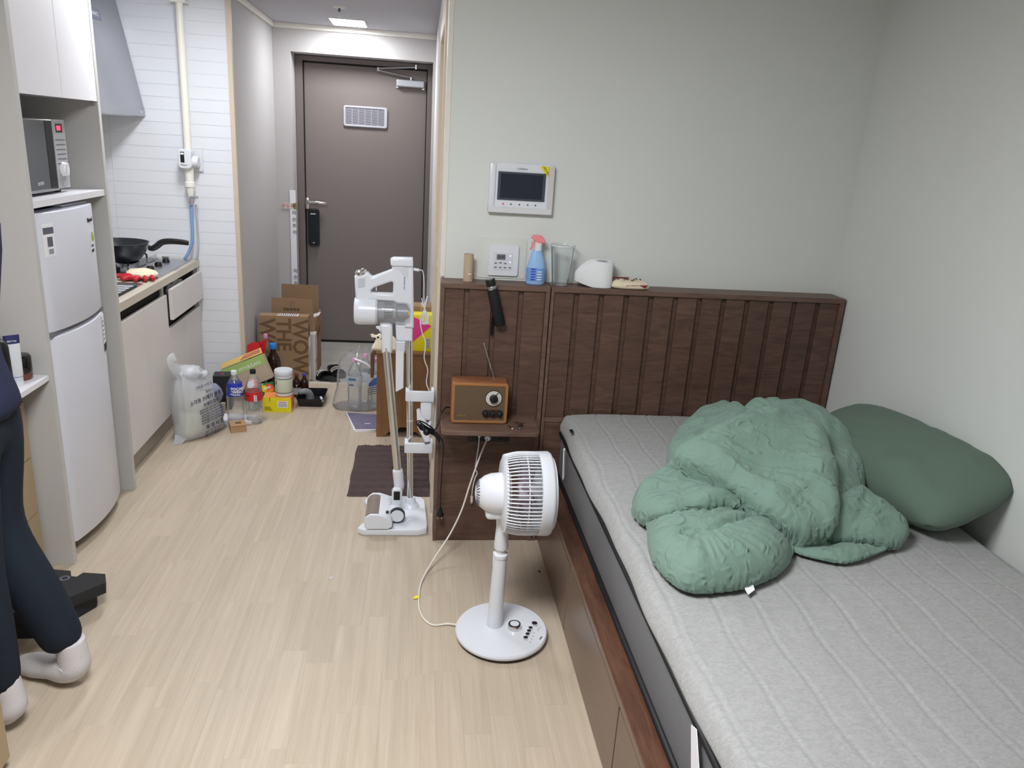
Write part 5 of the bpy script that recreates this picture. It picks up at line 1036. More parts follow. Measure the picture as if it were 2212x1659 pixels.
obj('knot', crumple(BC-BU*.05+Vector((0, 0, .358)), .060, .045, .036, 2.2, .35), M_mf, rb, smooth=True); obj('knot', crumple(BC+BU*.01+Vector((0, 0, .335)), .045, .05, .022, 5.2, .35), M_mf, rb, smooth=True)
for sg in (-1, 1):
    pc_ = BC+BU*sg*.155; g = B(); vs_ = [g.verts.new(pc_+Vector(q)) for q in ((0, 0, .045), (BU.x*sg*.035-BV.x*.02, BU.y*sg*.035-BV.y*.02, .002), (-BV.x*.045, -BV.y*.045, .002), (-BU.x*sg*.03-BV.x*.05, -BU.y*sg*.03-BV.y*.05, .03))]
    g.faces.new(vs_); bmesh.ops.solidify(g, geom=g.faces[:], thickness=.003); obj('bag_corner', g, M_mf, rb)
Mbt = pm('bag_ink', (52, 58, 78), .6)
def bagtxt(s, size, u, z, bold=0.0):
    ii = min(range(len(LV)-1), key=lambda q: abs(LV[q][0]-z)); rv = LV[ii][2]; cs = LV[ii][3]; uu = u/LV[ii][1]
    o_ = BC+BU*(u+cs)-BV*(rv*1.10*max(.25, 1-uu*uu)**.45+.006)+Vector((0, 0, z)); txt(s, size, FX(o_, (BU.x, BU.y, .10), (BV.x*.12, BV.y*.12, 1)), 'printed_text', Mbt, rb, bold=bold)
bagtxt('가정용 쓰레기', .018, .015, .292); bagtxt('화성시', .016, .025, .262); bagtxt('소각용 쓰레기 봉투', .026, .0, .228, .0005); bagtxt('쓰레기 전용', .021, .02, .198, .0004)
for k in range(6): bagtxt('· 종량제 봉투 안내 사항 및 배출', .0118, .012, .174-k*.0145)
bagtxt('화 성 시 장', .026, .03, .070, .0005)
for k in range(3): bagtxt('품명  규격  재질  용도', .0115, .015, .046-k*.014)

def carton(name, label, x0, y0, z0, x1, y1, z1, mat, part='carton', rz=0., cat='box'):
    t_ = T(name, label, cat, ((x0+x1)/2, (y0+y1)/2, z0)); obj(part, bx(x0, y0, z0+.0005, x1, y1, z1, r=.001), mat, t_); t_.rotation_euler.z = rz; return t_
sbx = carton('cardboard_carton', 'small flat brown cardboard carton beside the rubbish bag', -1.005, 4.03, 0, -.922, 4.11, .042, M_cardl, rz=.35)
obj('lid_print', plate(B(), [[(-.975, 4.055), (-.945, 4.055), (-.945, 4.08), (-.975, 4.08)]], .0006, Matrix.Translation((0, 0, .0428))), M_cardd, sbx); obj('lid_seam', bx(-1.004, 4.0292, .034, -.923, 4.0302, .0352), M_cardd, sbx)
pp = carton('flattened_carton', 'flattened white and grey carton lying under the plastic bottles', -1.10, 4.15, 0, -.90, 4.26, .022, pm('carton_white', (224, 222, 226), .5), rz=-.1)
obj('cut_out', bx(-1.07, 4.1485, .002, -1.035, 4.1495, .016), M_ink, pp); obj('grey_side', bx(-1.099, 4.1480, .0, -.901, 4.1493, .006), pm('carton_taupe', (166, 148, 140), .7), pp)
wl = carton('white_packet', 'white folded packet behind the rubbish bag by the tiles', -1.215, 4.36, .0, -1.172, 4.375, .15, M_wpaper); obj('black_line', bx(-1.214, 4.3592, .05, -1.173, 4.3598, .062), M_ink, wl); obj('print', bx(-1.20, 4.3592, .095, -1.185, 4.3597, .10), M_inkg, wl)
cs = carton('cardboard_tray', 'shallow brown cardboard tray standing on edge against the black box', -1.17, 4.30, 0, -1.085, 4.325, .07, pm('carton_tan', (170, 158, 134), .7)); obj('tray_edge', bx(-1.171, 4.297, .0, -1.084, 4.301, .012), M_cardl, cs)
bb = T('black_box', 'tall black box with small red emblems in the corner heap', 'box', (-1.12, 4.42, 0)); b_ = bx(-1.168, 4.385, .0005, -1.072, 4.48, .208, r=.0015)
obj('carton', b_, pm('box_black', (34, 33, 37), .5), bb)
Mre = pm('emblem_red', (190, 52, 66), .5)
obj('emblem', plate(B(), [[(-.009, -.008), (.009, -.008), (.010, .006), (0, .010), (-.010, .006)]], .0006, Matrix.Translation((-1.12, 4.43, .2085))), Mre, bb)
for x_ in (-1.125, -1.09): obj('emblem', plate(B(), [[(x_-.006, .098), (x_+.001, .094), (x_+.006, .100), (x_+.002, .112), (x_-.003, .110)]], .0006, XZ(4.3847)), Mre, bb)
bb.rotation_euler.z = .12

# bottles in front
ps = pet_bottle('sports_drink_bottle', 'empty clear bottle with a blue POCARI SWEAT label and white cap', -.992, 4.163, .312, .046, M_white, M_blue, (.56, .78))
for v in [c for c in ps.children if c.name.startswith('label')][0].data.vertices:
    if v.co.z > .312*.72: v.co.x *= .86; v.co.y *= .86
def wrap_txt(s, size, cx, cy, r, z, mat, parent, name='lettering', bold=.0, a0=-PI/2, M0=None):
    cu = bpy.data.curves.new('f', 'FONT'); cu.body = s; cu.size = size; cu.extrude = .0002; cu.align_x = 'CENTER'; cu.align_y = 'CENTER'; cu.offset = bold; cu.resolution_u = 2
    bm = from_curve(cu, B(), Matrix.Identity(4))
    bmesh.ops.subdivide_edges(bm, edges=[e for e in bm.edges if e.calc_length() > r*.25], cuts=1)
    for v in bm.verts:
        a = a0+v.co.x/r; rr = r+.0006+v.co.z; v.co = Vector((cx+rr*math.cos(a), cy+rr*math.sin(a), z+v.co.y))
    return obj(name, bm, mat, parent)
wrap_txt('POCARI', .021, -.985, 4.165, .0468, .219, M_wpaper, ps, bold=.0009, a0=-PI/2+.42); wrap_txt('SWEAT', .021, -.985, 4.165, .0468, .201, M_wpaper, ps, bold=.0009, a0=-PI/2+.36)
obj('label_wave', plate(B(), [[(-1.005, .189), (-.985, .183), (-.955, .185), (-.95, .19), (-.985, .188), (-1.005, .193)]], .001, XZ(4.117)), M_wpaper, ps)
ck_ = pet_bottle('cola_bottle', 'empty clear bottle with a red wrap label and black cap', -.898, 4.195, .312, .046, M_black, M_red, (.44, .60))
obj('label_barcode', plate(B(), [[(-.888, .140), (-.872, .140), (-.872, .176), (-.888, .176)]], .001, XZ(4.149)), M_wpaper, ck_); obj('label_script', plate(B(), [[(-.926, .166), (-.91, .170), (-.90, .166), (-.90, .172), (-.91, .176), (-.926, .172)]], .001, XZ(4.1515)), M_ink, ck_)
for k in range(4): obj('barcode_bar', bx(-.883, 4.1480, .144+k*.008, -.875, 4.1486, .147+k*.008), M_ink, ck_)
# yellow and orange box with tub on it
yo = T('snack_box', 'yellow and orange snack box under the white supplement tub', 'box', (-.80, 4.42, 0))
obj('front', bx(-.885, 4.362, .0005, -.722, 4.364, .082), M_yellow, yo); obj('front_flap', plate(B(), [[(-.885, .080), (-.722, .080), (-.735, .090), (-.875, .092)]], .0015, XZ(4.3635)), M_yellow, yo)
obj('body', bx(-.884, 4.364, .0005, -.724, 4.48, .090, r=.001), pm('orange_print', (236, 146, 84), .5), yo)
lb = obj('label', bx(-.800, 4.3608, .030, -.742, 4.3618, .070), M_wpaper, yo); obj('label_heading', bx(-.792, 4.3602, .062, -.750, 4.3609, .066), M_red, lb)
for k in range(4): obj('label_line', bx(-.796, 4.3602, .036+k*.006, -.746, 4.3609, .038+k*.006), M_inkg, lb)
for k in range(3): obj('print_line', bx(-.876, 4.3612, .012+k*.009, -.83-.006*k, 4.3619, .015+k*.009), M_ink, yo)
obj('slot', bx(-.846, 4.3605, .066, -.843, 4.3620, .092), M_ink, yo)
tb_ = T('supplement_tub', 'white plastic tub with a pale green label on the yellow box', 'tub', (-.772, 4.425, .091))
obj('tub', lathe(B(), [(0, 0), (.046, 0), (.050, .004), (.050, .126), (.046, .130)], 36, Matrix.Translation((-.772, 4.425, .0915))), M_white, tb_, ang=40)
obj('lid', lathe(B(), [(.052, .128), (.053, .130), (.053, .152), (.050, .156), (0, .156)], 36, Matrix.Translation((-.772, 4.425, .0915))), M_white, tb_, ang=40)
tl = obj('label', lathe(B(), [(.0503, .020), (.0506, .021), (.0506, .110), (.0503, .111)], 36, Matrix.Translation((-.772, 4.425, .0915)), cap=False), pm('tub_label', (208, 216, 196), .45), tb_, ang=40)
for z_ in (.021, .106): obj('label_band', lathe(B(), [(.0509, z_), (.0509, z_+.004)], 36, Matrix.Translation((-.772, 4.425, .0915)), cap=False), pm('band_dark', (70, 84, 70), .5), tl)
obj('label_picture', plate(B(), [[(-.812, .165), (-.800, .160), (-.798, .190), (-.810, .190)]], .001, XZ(4.388)), pm('brown_picture', (120, 84, 60), .5), tl)
# tilted cardboard mailer
mv = T('mailer_box', 'open tilted cardboard box with a green MYVEGAN band on top of the heap', 'box', (-.98, 4.55, .10), raw=True)
mv.rotation_euler = (math.radians(-12), math.radians(-23), math.radians(6))
b_ = B(); box(b_, -.13, -.01, 0, .13, -.006, .155); box(b_, -.13, .07, 0, .13, .074, .155); box(b_, -.13, -.006, 0, -.126, .07, .155); box(b_, .126, -.006, 0, .13, .07, .155); box(b_, -.13, -.006, 0, .13, .07, .004); obj('carton', b_, pm('mailer_tan', (184, 166, 144), .7), mv)
obj('green_band', bx(-.1302, -.0112, .095, .1302, -.0100, .155), M_green, mv)
txt('MYVEGAN', .029, FX((.035, -.0118, .114), (1, 0, 0), (0, 0, 1)), 'lettering', M_wpaper, mv)
obj('lid_flap', plate(B(), [[(-.13, .0), (.13, .0), (.125, .055), (-.125, .05)]], .003, FX((0, .02, .160), (1, 0, 0), (0, .75, .55))), pm('flap_yellow', (222, 190, 110), .6), mv)
obj('flap_print', plate(B(), [[(-.01, .010), (.12, .012), (.116, .045), (.02, .042)]], .001, FX((0, .0185, .163), (1, 0, 0), (0, .75, .55))), pm('flap_food', (190, 120, 90), .6, var=(60, .5)), mv)
pf = T('tea_carton', 'green drink pouch with a red and yellow logo under the mailer box', 'pouch', (-.91, 4.47, .08), raw=True); pf.rotation_euler = (math.radians(-14), math.radians(-14), 0)
obj('pouch', bx(-.06, 0, -.055, .075, .03, .055, r=.006), pm('deep_green', (40, 118, 62), .45), pf); obj('logo_disc', lathe(B(), [(.032, 0), (.032, .001), (0, .001)], 24, along((.046, -.0005, .015), (0, -1, 0))), pm('logo_red', (224, 84, 58), .45), pf); obj('logo_disc', lathe(B(), [(.020, 0), (.020, .001), (0, .001)], 24, along((.018, -.0012, .026), (0, -1, 0))), M_yellow, pf)
txt('PURE', .019, FX((.040, -.0026, .024), (1, 0, .1), (0, 0, 1)), 'lettering', M_wpaper, pf, bold=.0006); txt('ALLDI', .020, FX((.042, -.0026, .003), (1, 0, .15), (0, 0, 1)), 'lettering', M_yellow, pf, bold=.0006); obj('white_stripe', plate(B(), [[(-.06, .042), (.02, .052), (.02, .056), (-.06, .046)]], .001, XZ(-.0008)), M_wpaper, pf)
hc = T('pink_lid', 'round pink and white jar lid behind the cola bottle', 'lid', (-.945, 4.345, .10)); obj('lid', lathe(B(), [(.034, 0), (.036, .004), (.036, .016), (.030, .020), (0, .020)], 28, along((-.945, 4.36, .165), (0, -1, .55))), pm('lid_pink', (214, 130, 140), .45), hc, ang=40); obj('sticker', lathe(B(), [(.022, 0), (.022, .001), (0, .001)], 20, along((-.945, 4.343, .1755), (0, -1, .55))), M_wpaper, hc); obj('jar', lathe(B(), [(.034, 0), (.034, .16)], 24, along((-.945, 4.42, .015), (0, -.25, 1))), M_pet, hc)
# dark bottles
def dark_bottle(name, label, x, y, h, r, capm, group=None, tilt=None, z0=.001):
    t_ = T(name, label, 'bottle', (x, y, z0), group=group)
    obj('glass', lathe(B(), [(0, 0), (r*.9, 0), (r, .005), (r, h*.58), (r*.85, h*.68), (r*.42, h*.80), (r*.38, h*.90)], 24, Matrix.Translation((x, y, z0))), M_amber, t_, ang=50)
    obj('cap', lathe(B(), [(r*.46, h*.88), (r*.48, h*.89), (r*.48, h*.985), (r*.42, h), (0, h)], 18, Matrix.Translation((x, y, z0))), capm, t_, ang=40); return t_
d1_ = dark_bottle('vitamin_bottle', 'small dark brown bottle with a red cap right behind the white tub', -.735, 4.66, .150, .026, pm('maroon_cap', (110, 48, 54), .4)); obj('label', lathe(B(), [(.0263, .02), (.0263, .062)], 24, Matrix.Translation((-.735, 4.66, .001)), cap=False), pm('label_silver', (170, 172, 180), .4), d1_, ang=40); txt('T', .024, FX((-.731, 4.633, .075), (1, 0, 0), (0, 0, 1)), 'lettering', M_wpaper, d1_)
dark_bottle('vitamin_bottle', 'small dark brown bottle with a blue cap next to the black tray', -.690, 4.68, .145, .026, pm('blue_cap', (52, 70, 160), .4))
dark_bottle('beer_bottle', 'tall dark plastic bottle with a bright blue cap in front of the WOW box', -.905, 4.84, .29, .045, pm('bright_blue_cap', (40, 130, 214), .4))
pet_bottle('water_bottle', 'clear bottle with a pink cap squeezed behind the blue-capped dark bottle', -.960, 4.90, .335, .036, M_pinkcap, M_wl, (.3, .5), ribs=True)
rc_ = T('bottle_carrier', 'red cardboard bottle carrier against the hallway wall', 'carrier', (-.995, 4.76, 0))
obj('carton', bx(-1.033, 4.725, .0005, -.955, 4.80, .225, r=.001), pm('carrier_dark', (70, 36, 36), .6), rc_)
b_ = plate(B(), [[(-1.036, .225), (-.975, .225), (-.945, .285), (-.990, .325), (-1.036, .300)]], .004, FX((0, 4.720, 0), (1, 0, 0), (0, .15, 1))); b_.transform(Matrix.Translation((0, -.045, .012))); obj('flap', b_, M_red, rc_)
b_ = plate(B(), [[(-.985, .25), (-.945, .21), (-.925, .342), (-.955, .325), (-1.0, .305)]], .004, XZ(4.76)); obj('side_panel', b_, M_red, rc_); obj('handle_slot', plate(B(), [[(-.983, .272), (-.958, .268), (-.958, .30), (-.98, .295)]], .002, XZ(4.756)), M_ink, rc_)
# black food tray with a crushed cup
ty = T('food_tray', 'empty black plastic food tray on the floor by the entry step', 'tray', (-.62, 4.56, 0))
ro = rr2(-.712, 4.455, -.545, 4.68, .02); ri = [(p[0]*.93+(-.628)*.07, p[1]*.93+4.567*.07) for p in ro]
def loft(levels):
    b_ = B(); R_ = []
    for s, z_ in levels: R_.append([b_.verts.new((-.628+(p[0]+.628)*s, 4.567+(p[1]-4.567)*s, z_)) for p in ro])
    for a, c in zip(R_[:-1], R_[1:]):
        for i in range(len(a)): b_.faces.new((a[i], a[(i+1) % len(a)], c[(i+1) % len(a)], c[i]))
    b_.faces.new(R_[0][::-1]); b_.faces.new(R_[-1]); return b_
obj('tray', loft([(.86, .001), (.96, .045), (1.0, .050), (1.0, .053), (.94, .052), (.86, .006)]), pm('tray_black', (24, 25, 28), .25), ty, ang=45)
cp_ = T('crushed_cup', 'crushed translucent plastic cup lying in the black tray', 'cup', (-.67, 4.56, .01)); g = B(); tube(g, [(-.700, 4.52, .075), (-.672, 4.525, .080), (-.650, 4.535, .072), (-.640, 4.545, .05), (-.638, 4.55, .03)], lambda t_: .016+.010*t_, 14, 5); obj('wall', g, pm('cup_grey', (150, 152, 158), .2, alpha=.75), cp_, smooth=True)
sw = T('straw_end', 'short white plastic piece at the right end of the black tray', 'plastic piece', (-.56, 4.49, .05)); g = B(); cyl(g, (-.568, 4.49, .058), (-.553, 4.465, .040), .007, n=10); obj('tube', g, M_white, sw)
# cartons
ww = T('wow_carton', 'large brown carton printed WOW THE WOW leaning by the entry step', 'carton', (-.85, 5.02, -.02))
obj('carton', bx(-1.012, 4.972, -.0195, -.702, 5.055, .440, r=.001), M_card, ww)
for s, x_, z_, sz in (('WOW', -.758, .235, .138), ('THE', -.862, .315, .128), ('WOW', -.965, .235, .138)):
    txt(s, sz, FX((x_, 4.9715, z_), (0, 0, -1), (1, 0, 0)), 'lettering', M_cardd, ww, bold=.0035, sx=.92)
obj('label', bx(-.90, 4.985, .4401, -.77, 5.045, .4410), M_wpaper, ww)
for k in range(9): obj('label_bar', bx(-.895+k*.0135, 4.990, .4411, -.889+k*.0135, 5.040, .4416), M_ink, ww)
obj('white_side', bx(-.702, 4.978, .0, -.7005, 5.05, .30), M_wpaper, ww); obj('hand_slot', plate(B(), [[(5.0, .10), (5.014, .14), (5.014, .20), (5.0, .24)]], .002, FX((-.7000, 0, 0), (0, 1, 0), (0, 0, 1))), M_ink, ww); obj('hand_slot', bx(-.7006, 4.99, .30, -.6998, 5.004, .38), M_ink, ww)
oc = T('open_carton', 'open brown carton with raised flaps behind the WOW carton', 'carton', (-.82, 5.30, -.02))
b_ = B(); box(b_, -.965, 5.16, -.0195, -.68, 5.165, .39); box(b_, -.965, 5.435, -.0195, -.68, 5.44, .39); box(b_, -.965, 5.165, -.0195, -.96, 5.435, .39); box(b_, -.685, 5.165, -.0195, -.68, 5.435, .39); box(b_, -.965, 5.165, -.0195, -.68, 5.435, -.015); obj('body', b_, M_card, oc)
obj('flap', plate(B(), [[(-.968, .385), (-.690, .385), (-.702, .515), (-.965, .522)]], .004, XZ(5.160)), M_card, oc)
obj('flap', plate(B(), [[(-.985, .385), (-.680, .385), (-.655, .625), (-.945, .632)]], .004, FX((0, 5.44, 0), (1, 0, 0), (0, .12, 1))), M_card, oc) if False else obj('flap', plate(B(), [[(-.950, .385), (-.690, .385), (-.694, .560), (-.945, .563)]], .004, XZ(5.44)), M_card, oc)
obj('side_flap', plate(B(), [[(5.17, .30), (5.43, .30), (5.43, .388), (5.17, .388)]], .003, FX((-.676, 0, 0), (0, 1, 0), (0, 0, 1))), M_card, oc)
obj('print_ring', lathe(B(), [(.016, 0), (.016, .0006), (.0135, .0006), (.0135, 0)], 24, along((-.830, 5.1575, .483), (0, -1, 0)), cap=False), M_cardd, oc)
for k in range(14): obj('barcode_bar', bx(-.885+k*.0075, 5.1568, .435, -.885+k*.0075+.0025+.002*(k % 3 == 0), 5.1578, .455), M_ink, oc)
obj('white_paper', plate(B(), [[(5.2, .0), (5.35, .0), (5.33, .06), (5.22, .06)]], .002, FX((-.72, 0, .372), (0, 1, 0), (.9, 0, .4))), M_wpaper, oc)
obj('side_print', plate(B(), [[(5.25, .22), (5.36, .25), (5.36, .29), (5.25, .26)]], .0008, FX((-.6794, 0, 0), (0, 1, 0), (0, 0, 1))), M_cardd, oc)
oc2 = T('white_carton', 'white carton standing under the open brown carton flaps', 'carton', (-.70, 5.1, -.02))
obj('carton', bx(-.735, 5.062, -.0195, -.672, 5.153, .300, r=.001), pm('box_pale', (206, 200, 194), .6), oc2); obj('tape', bx(-.6718, 5.07, .10, -.6712, 5.15, .12), M_cardl, oc2)
# slide sandals
def sandal(label, x, y, rz, sc_=1.):
    t_ = T('slide_sandal', label, 'sandal', (x, y, -.02), group='black slide sandals in the entry', raw=True, rz=rz)
    so_ = [(-.040, -.11), (-.044, -.05), (-.038, .01), (-.046, .07), (-.040, .115), (-.015, .135), (.018, .132), (.042, .10), (.048, .05), (.038, .0), (.040, -.06), (.034, -.11), (.0, -.132)]
    obj('sole', plate(B(), [so_], .026, Matrix.Translation((0, 0, .0135)), .006, smooth=3), M_black, t_, ang=50); obj('footbed', plate(B(), [[(a*.88, b*.93) for a, b in so_]], .004, Matrix.Translation((0, 0, .0272)), .001, smooth=3), M_blackm, t_)
    b_ = B(); rows = []
    for i in range(9):
        yy = -.005+.095*i/8; row = []
        for j in range(13): a = PI*j/12; row.append(b_.verts.new((.050*math.cos(a), yy+.006*math.sin(a), .014+(.052-.018*(i/8))*math.sin(a))))
        rows.append(row)
    for a, c in zip(rows[:-1], rows[1:]):
        for j in range(12): b_.faces.new((a[j], a[j+1], c[j+1], c[j]))
    bmesh.ops.solidify(b_, geom=b_.faces[:], thickness=.004); st = obj('strap', b_, M_blackm, t_, smooth=True)
    for k in range(3):
        g = B(); yy = .028+k*.017; tube(g, [(.0515*math.cos(a), yy+.006*math.sin(a), .0145+(.053-.018*(yy+.005)/.095)*math.sin(a)) for a in [PI*(.12+.76*j/10) for j in range(11)]], .0022, 6, raw=True); obj('stripe', g, M_wpaper if k != 1 else pm('stripe_gold', (206, 196, 170), .6), st)
    return t_
sandal('nearer black slide sandal pointing towards the room on the entry tiles', -.605, 5.07, .75)
sandal('farther black slide sandal with pale stripes on the entry tiles', -.555, 5.24, PI+.35)
# tiny litter
for nm, lb_, x_, y_, r_, c_ in (('plastic_ring', 'tiny white ring lying alone on the middle of the wood floor', -.295, 2.565, .0065, M_whitem), ('crumb', 'tiny dark crumb on the floor beside the bed drawers', .502, 2.60, .004, M_ink)):
    t_ = T(nm, lb_, 'litter', (x_, y_, 0)); obj('ring', lathe(B(), [(r_, 0), (r_, .004), (r_*.6, .005), (r_*.6, .001)], 16, Matrix.Translation((x_, y_, .0002)), cap=False), c_, t_)

# ================================================================ left foreground
dk = T('desk', 'white desk top fixed against the fridge cabinet over a pale oak drawer unit', 'desk', (-1.57, 2.4, 0))
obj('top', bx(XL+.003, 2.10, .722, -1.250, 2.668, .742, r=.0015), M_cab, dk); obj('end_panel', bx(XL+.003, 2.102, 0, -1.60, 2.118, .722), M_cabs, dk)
pd_ = obj('drawer_unit', bx(-1.86, 2.22, 0, -1.352, 2.662, .650, r=.001), M_pal, dk)
for k in range(3): obj('drawer_front', bx(-1.352, 2.222, .02+k*.21, -1.338, 2.660, .226+k*.21, r=.001), M_pal, pd_)
obj('dark_gap_fill', bx(-1.55, 2.30, .66, -1.36, 2.55, .70, r=.003), M_black, dk)  # black filler block, puts in the shade of the gap above the drawer unit
jr = T('cream_jar', 'glossy black cosmetic jar on the white desk top', 'jar', (-1.318, 2.625, .742))
obj('jar', lathe(B(), [(0, 0), (.034, 0), (.037, .004), (.037, .020), (.034, .024)], 28, Matrix.Translation((-1.318, 2.620, .7425))), pm('jar_brown', (110, 62, 52), .25), jr, ang=40); obj('lid', lathe(B(), [(.036, .022), (.0385, .026), (.0385, .076), (.034, .083), (.02, .085), (0, .085)], 28, Matrix.Translation((-1.318, 2.620, .7425))), pm('lid_gloss', (24, 22, 22), .12), jr, ang=40)
tb2 = T('cream_tube', 'white cosmetic tube with a navy band standing on the desk', 'tube', (-1.296, 2.552, .742))
b_ = B(); rings = []; n = 24
for z_, rx, ry in ((.0, .0215, .0215), (.030, .0215, .0215), (.032, .023, .023), (.06, .0235, .022), (.10, .0245, .016), (.14, .0255, .008), (.168, .026, .0012)):
    rings.append([b_.verts.new((-1.296+(rx*.9*math.cos(2*PI*i/n))*.78-(ry*.9*math.sin(2*PI*i/n))*.62, 2.552+(rx*.9*math.cos(2*PI*i/n))*.62+(ry*.9*math.sin(2*PI*i/n))*.78, .7425+z_)) for i in range(n)])
for a, c in zip(rings[:-1], rings[1:]):
    for i in range(n): b_.faces.new((a[i], a[(i+1) % n], c[(i+1) % n], c[i]))
b_.faces.new(rings[0][::-1]); b_.faces.new(rings[-1]); b_.faces.ensure_lookup_table()
o = obj('tube', b_, [M_white, pm('navy_print', (44, 46, 96), .4)], tb2, ang=50)
for p in o.data.polygons:
    zc = p.center.z
    if zc > .125 or (.028 < zc < .045): p.material_index = 1
txt('derma:', .010, FX((-1.293, 2.548, .742+.150), (.78, .62, 0), (0, .02, 1)), 'lettering', M_wpaper, tb2)
bk = T('black_bottle', 'tall black cosmetic bottle at the left on the desk', 'bottle', (-1.295, 2.470, .742)); obj('body', lathe(B(), [(0, 0), (.027, 0), (.029, .003), (.027, .15), (.022, .165), (.010, .175)], 28, Matrix.Translation((-1.295, 2.470, .7425))), M_black, bk, ang=40); obj('cap', lathe(B(), [(.009, .172), (.009, .195), (0, .196)], 16, Matrix.Translation((-1.295, 2.470, .7425))), M_black, bk, ang=40); txt('FOR\nMEN', .014, FX((-1.287, 2.4405, .775), (1, .25, 0), (0, 0, 1)), 'lettering', M_wpaper, bk)
ob = T('oak_cabinet', 'pale oak low cabinet at the left edge beside the person', 'cabinet', (-1.42, 1.43, 0))
obj('body', bx(-1.85, 1.16, 0, -1.018, 1.694, .74, r=.001), M_pal, ob); obj('door', bx(-1.018, 1.162, .03, -1.002, 1.694, .735, r=.001), M_pal, ob); obj('handle', bx(-1.002, 1.22, .45, -.992, 1.23, .58, r=.002), M_steelb, ob)
bf = T('foam_block', 'black moulded foam block with a notched edge on the floor', 'foam block', (-1.16, 2.32, 0))
up_ = [(-1.262, 2.478), (-1.163, 2.462), (-1.150, 2.428), (-1.128, 2.424), (-1.117, 2.450), (-1.042, 2.440), (-1.022, 2.385), (-1.10, 2.300), (-1.165, 2.215), (-1.245, 2.215), (-1.262, 2.30)]
lo_ = [(-1.25, 2.465), (-1.07, 2.425), (-1.062, 2.395), (-1.115, 2.30), (-1.175, 2.225), (-1.24, 2.225), (-1.25, 2.30)]
obj('upper_slab', plate(B(), [up_], .042, Matrix.Translation((0, 0, .082)), .003), pm('foam_black', (36, 37, 40), .7, bump=(300, .4)), bf, ang=40); obj('lower_block', plate(B(), [lo_], .061, Matrix.Translation((0, 0, .031))), MATS['foam_black'], bf); obj('socket', lathe(B(), [(.016, 0), (.016, .002), (.010, .002), (.010, -.001)], 18, Matrix.Translation((-1.16, 2.41, .103)), cap=False), M_inkg, bf)

# ================================================================ person
pe = T('person', 'person in navy jacket, dark navy trousers and white socks stepping at the left edge', 'person', (-1.08, 1.95, 0))
def skin(name, verts, edges, rad, mat, sub=2, root=0):
    me = bpy.data.meshes.new(name); me.from_pydata([Vector(v) for v in verts], edges, []); o = bpy.data.objects.new('tmp_skin', me); COL.objects.link(o)
    o.modifiers.new('s', 'SKIN'); o.modifiers.new('d', 'SUBSURF').levels = sub; o.modifiers['d'].render_levels = sub
    sv = me.skin_vertices[0].data
    for v, r in zip(sv, rad): v.radius = r if isinstance(r, tuple) else (r, r)
    for v in sv: v.use_root = False
    sv[root].use_root = True
    dg = bpy.context.evaluated_depsgraph_get(); dg.update(); m2 = bpy.data.meshes.new_from_object(o.evaluated_get(dg)); bpy.data.objects.remove(o)
    return m2
HIP = (-1.105, 1.925, .86)
V_ = {'pel': HIP, 'wa': (-1.145, 1.925, 1.00), 'ch': (-1.165, 1.925, 1.20), 'sh': (-1.170, 1.925, 1.36), 'nk': (-1.155, 1.925, 1.45), 'hd0': (-1.17, 1.925, 1.52), 'hd1': (-1.18, 1.925, 1.60), 'hd2': (-1.175, 1.925, 1.68),
 'hl': (-1.105, 2.005, .84), 'kl': (-1.140, 2.015, .52), 'al': (-.985, 2.01, .115), 'fl1': (-.995, 2.012, .060), 'tl': (-1.11, 2.050, .036),
 'hr': (-1.105, 1.850, .84), 'kr': (-1.110, 1.850, .48), 'ar': (-1.080, 1.838, .10), 'fr1': (-1.085, 1.838, .045), 'trr': (-1.21, 1.842, .03),
 'sl': (-1.135, 2.09, 1.34), 'el': (-1.16, 2.13, 1.08), 'wl': (-1.34, 2.10, .98), 'pl': (-1.41, 2.095, .975), 'sr': (-1.135, 1.76, 1.34), 'er': (-1.15, 1.72, 1.08), 'wr': (-1.33, 1.74, .98), 'pr': (-1.40, 1.745, .975)}
def chain(names, radii, edges, mat, pname, root): 
    ix = {n_: i for i, n_ in enumerate(names)}
    m2 = skin(pname, [V_[n_] for n_ in names], [(ix[a], ix[b]) for a, b in edges], radii, mat, 2, ix[root]); return m2
nm = ['pel', 'wa', 'ch', 'sh', 'nk', 'hd0', 'hd1', 'hd2', 'hl', 'kl', 'al', 'fl1', 'tl', 'hr', 'kr', 'ar', 'fr1', 'trr', 'sl', 'el', 'wl', 'pl', 'sr', 'er', 'wr', 'pr']
rd = [.105, .10, .11, .085, .050, .070, .088, .07, .085, .058, .030, .024, .018, .085, .058, .030, .024, .018, .045, .036, .028, .034, .045, .036, .028, .034]
ed = [('pel', 'wa'), ('wa', 'ch'), ('ch', 'sh'), ('sh', 'nk'), ('nk', 'hd0'), ('hd0', 'hd1'), ('hd1', 'hd2'), ('pel', 'hl'), ('hl', 'kl'), ('kl', 'al'), ('al', 'fl1'), ('fl1', 'tl'), ('pel', 'hr'), ('hr', 'kr'), ('kr', 'ar'), ('ar', 'fr1'), ('fr1', 'trr'), ('sh', 'sl'), ('sl', 'el'), ('el', 'wl'), ('wl', 'pl'), ('sh', 'sr'), ('sr', 'er'), ('er', 'wr'), ('wr', 'pr')]
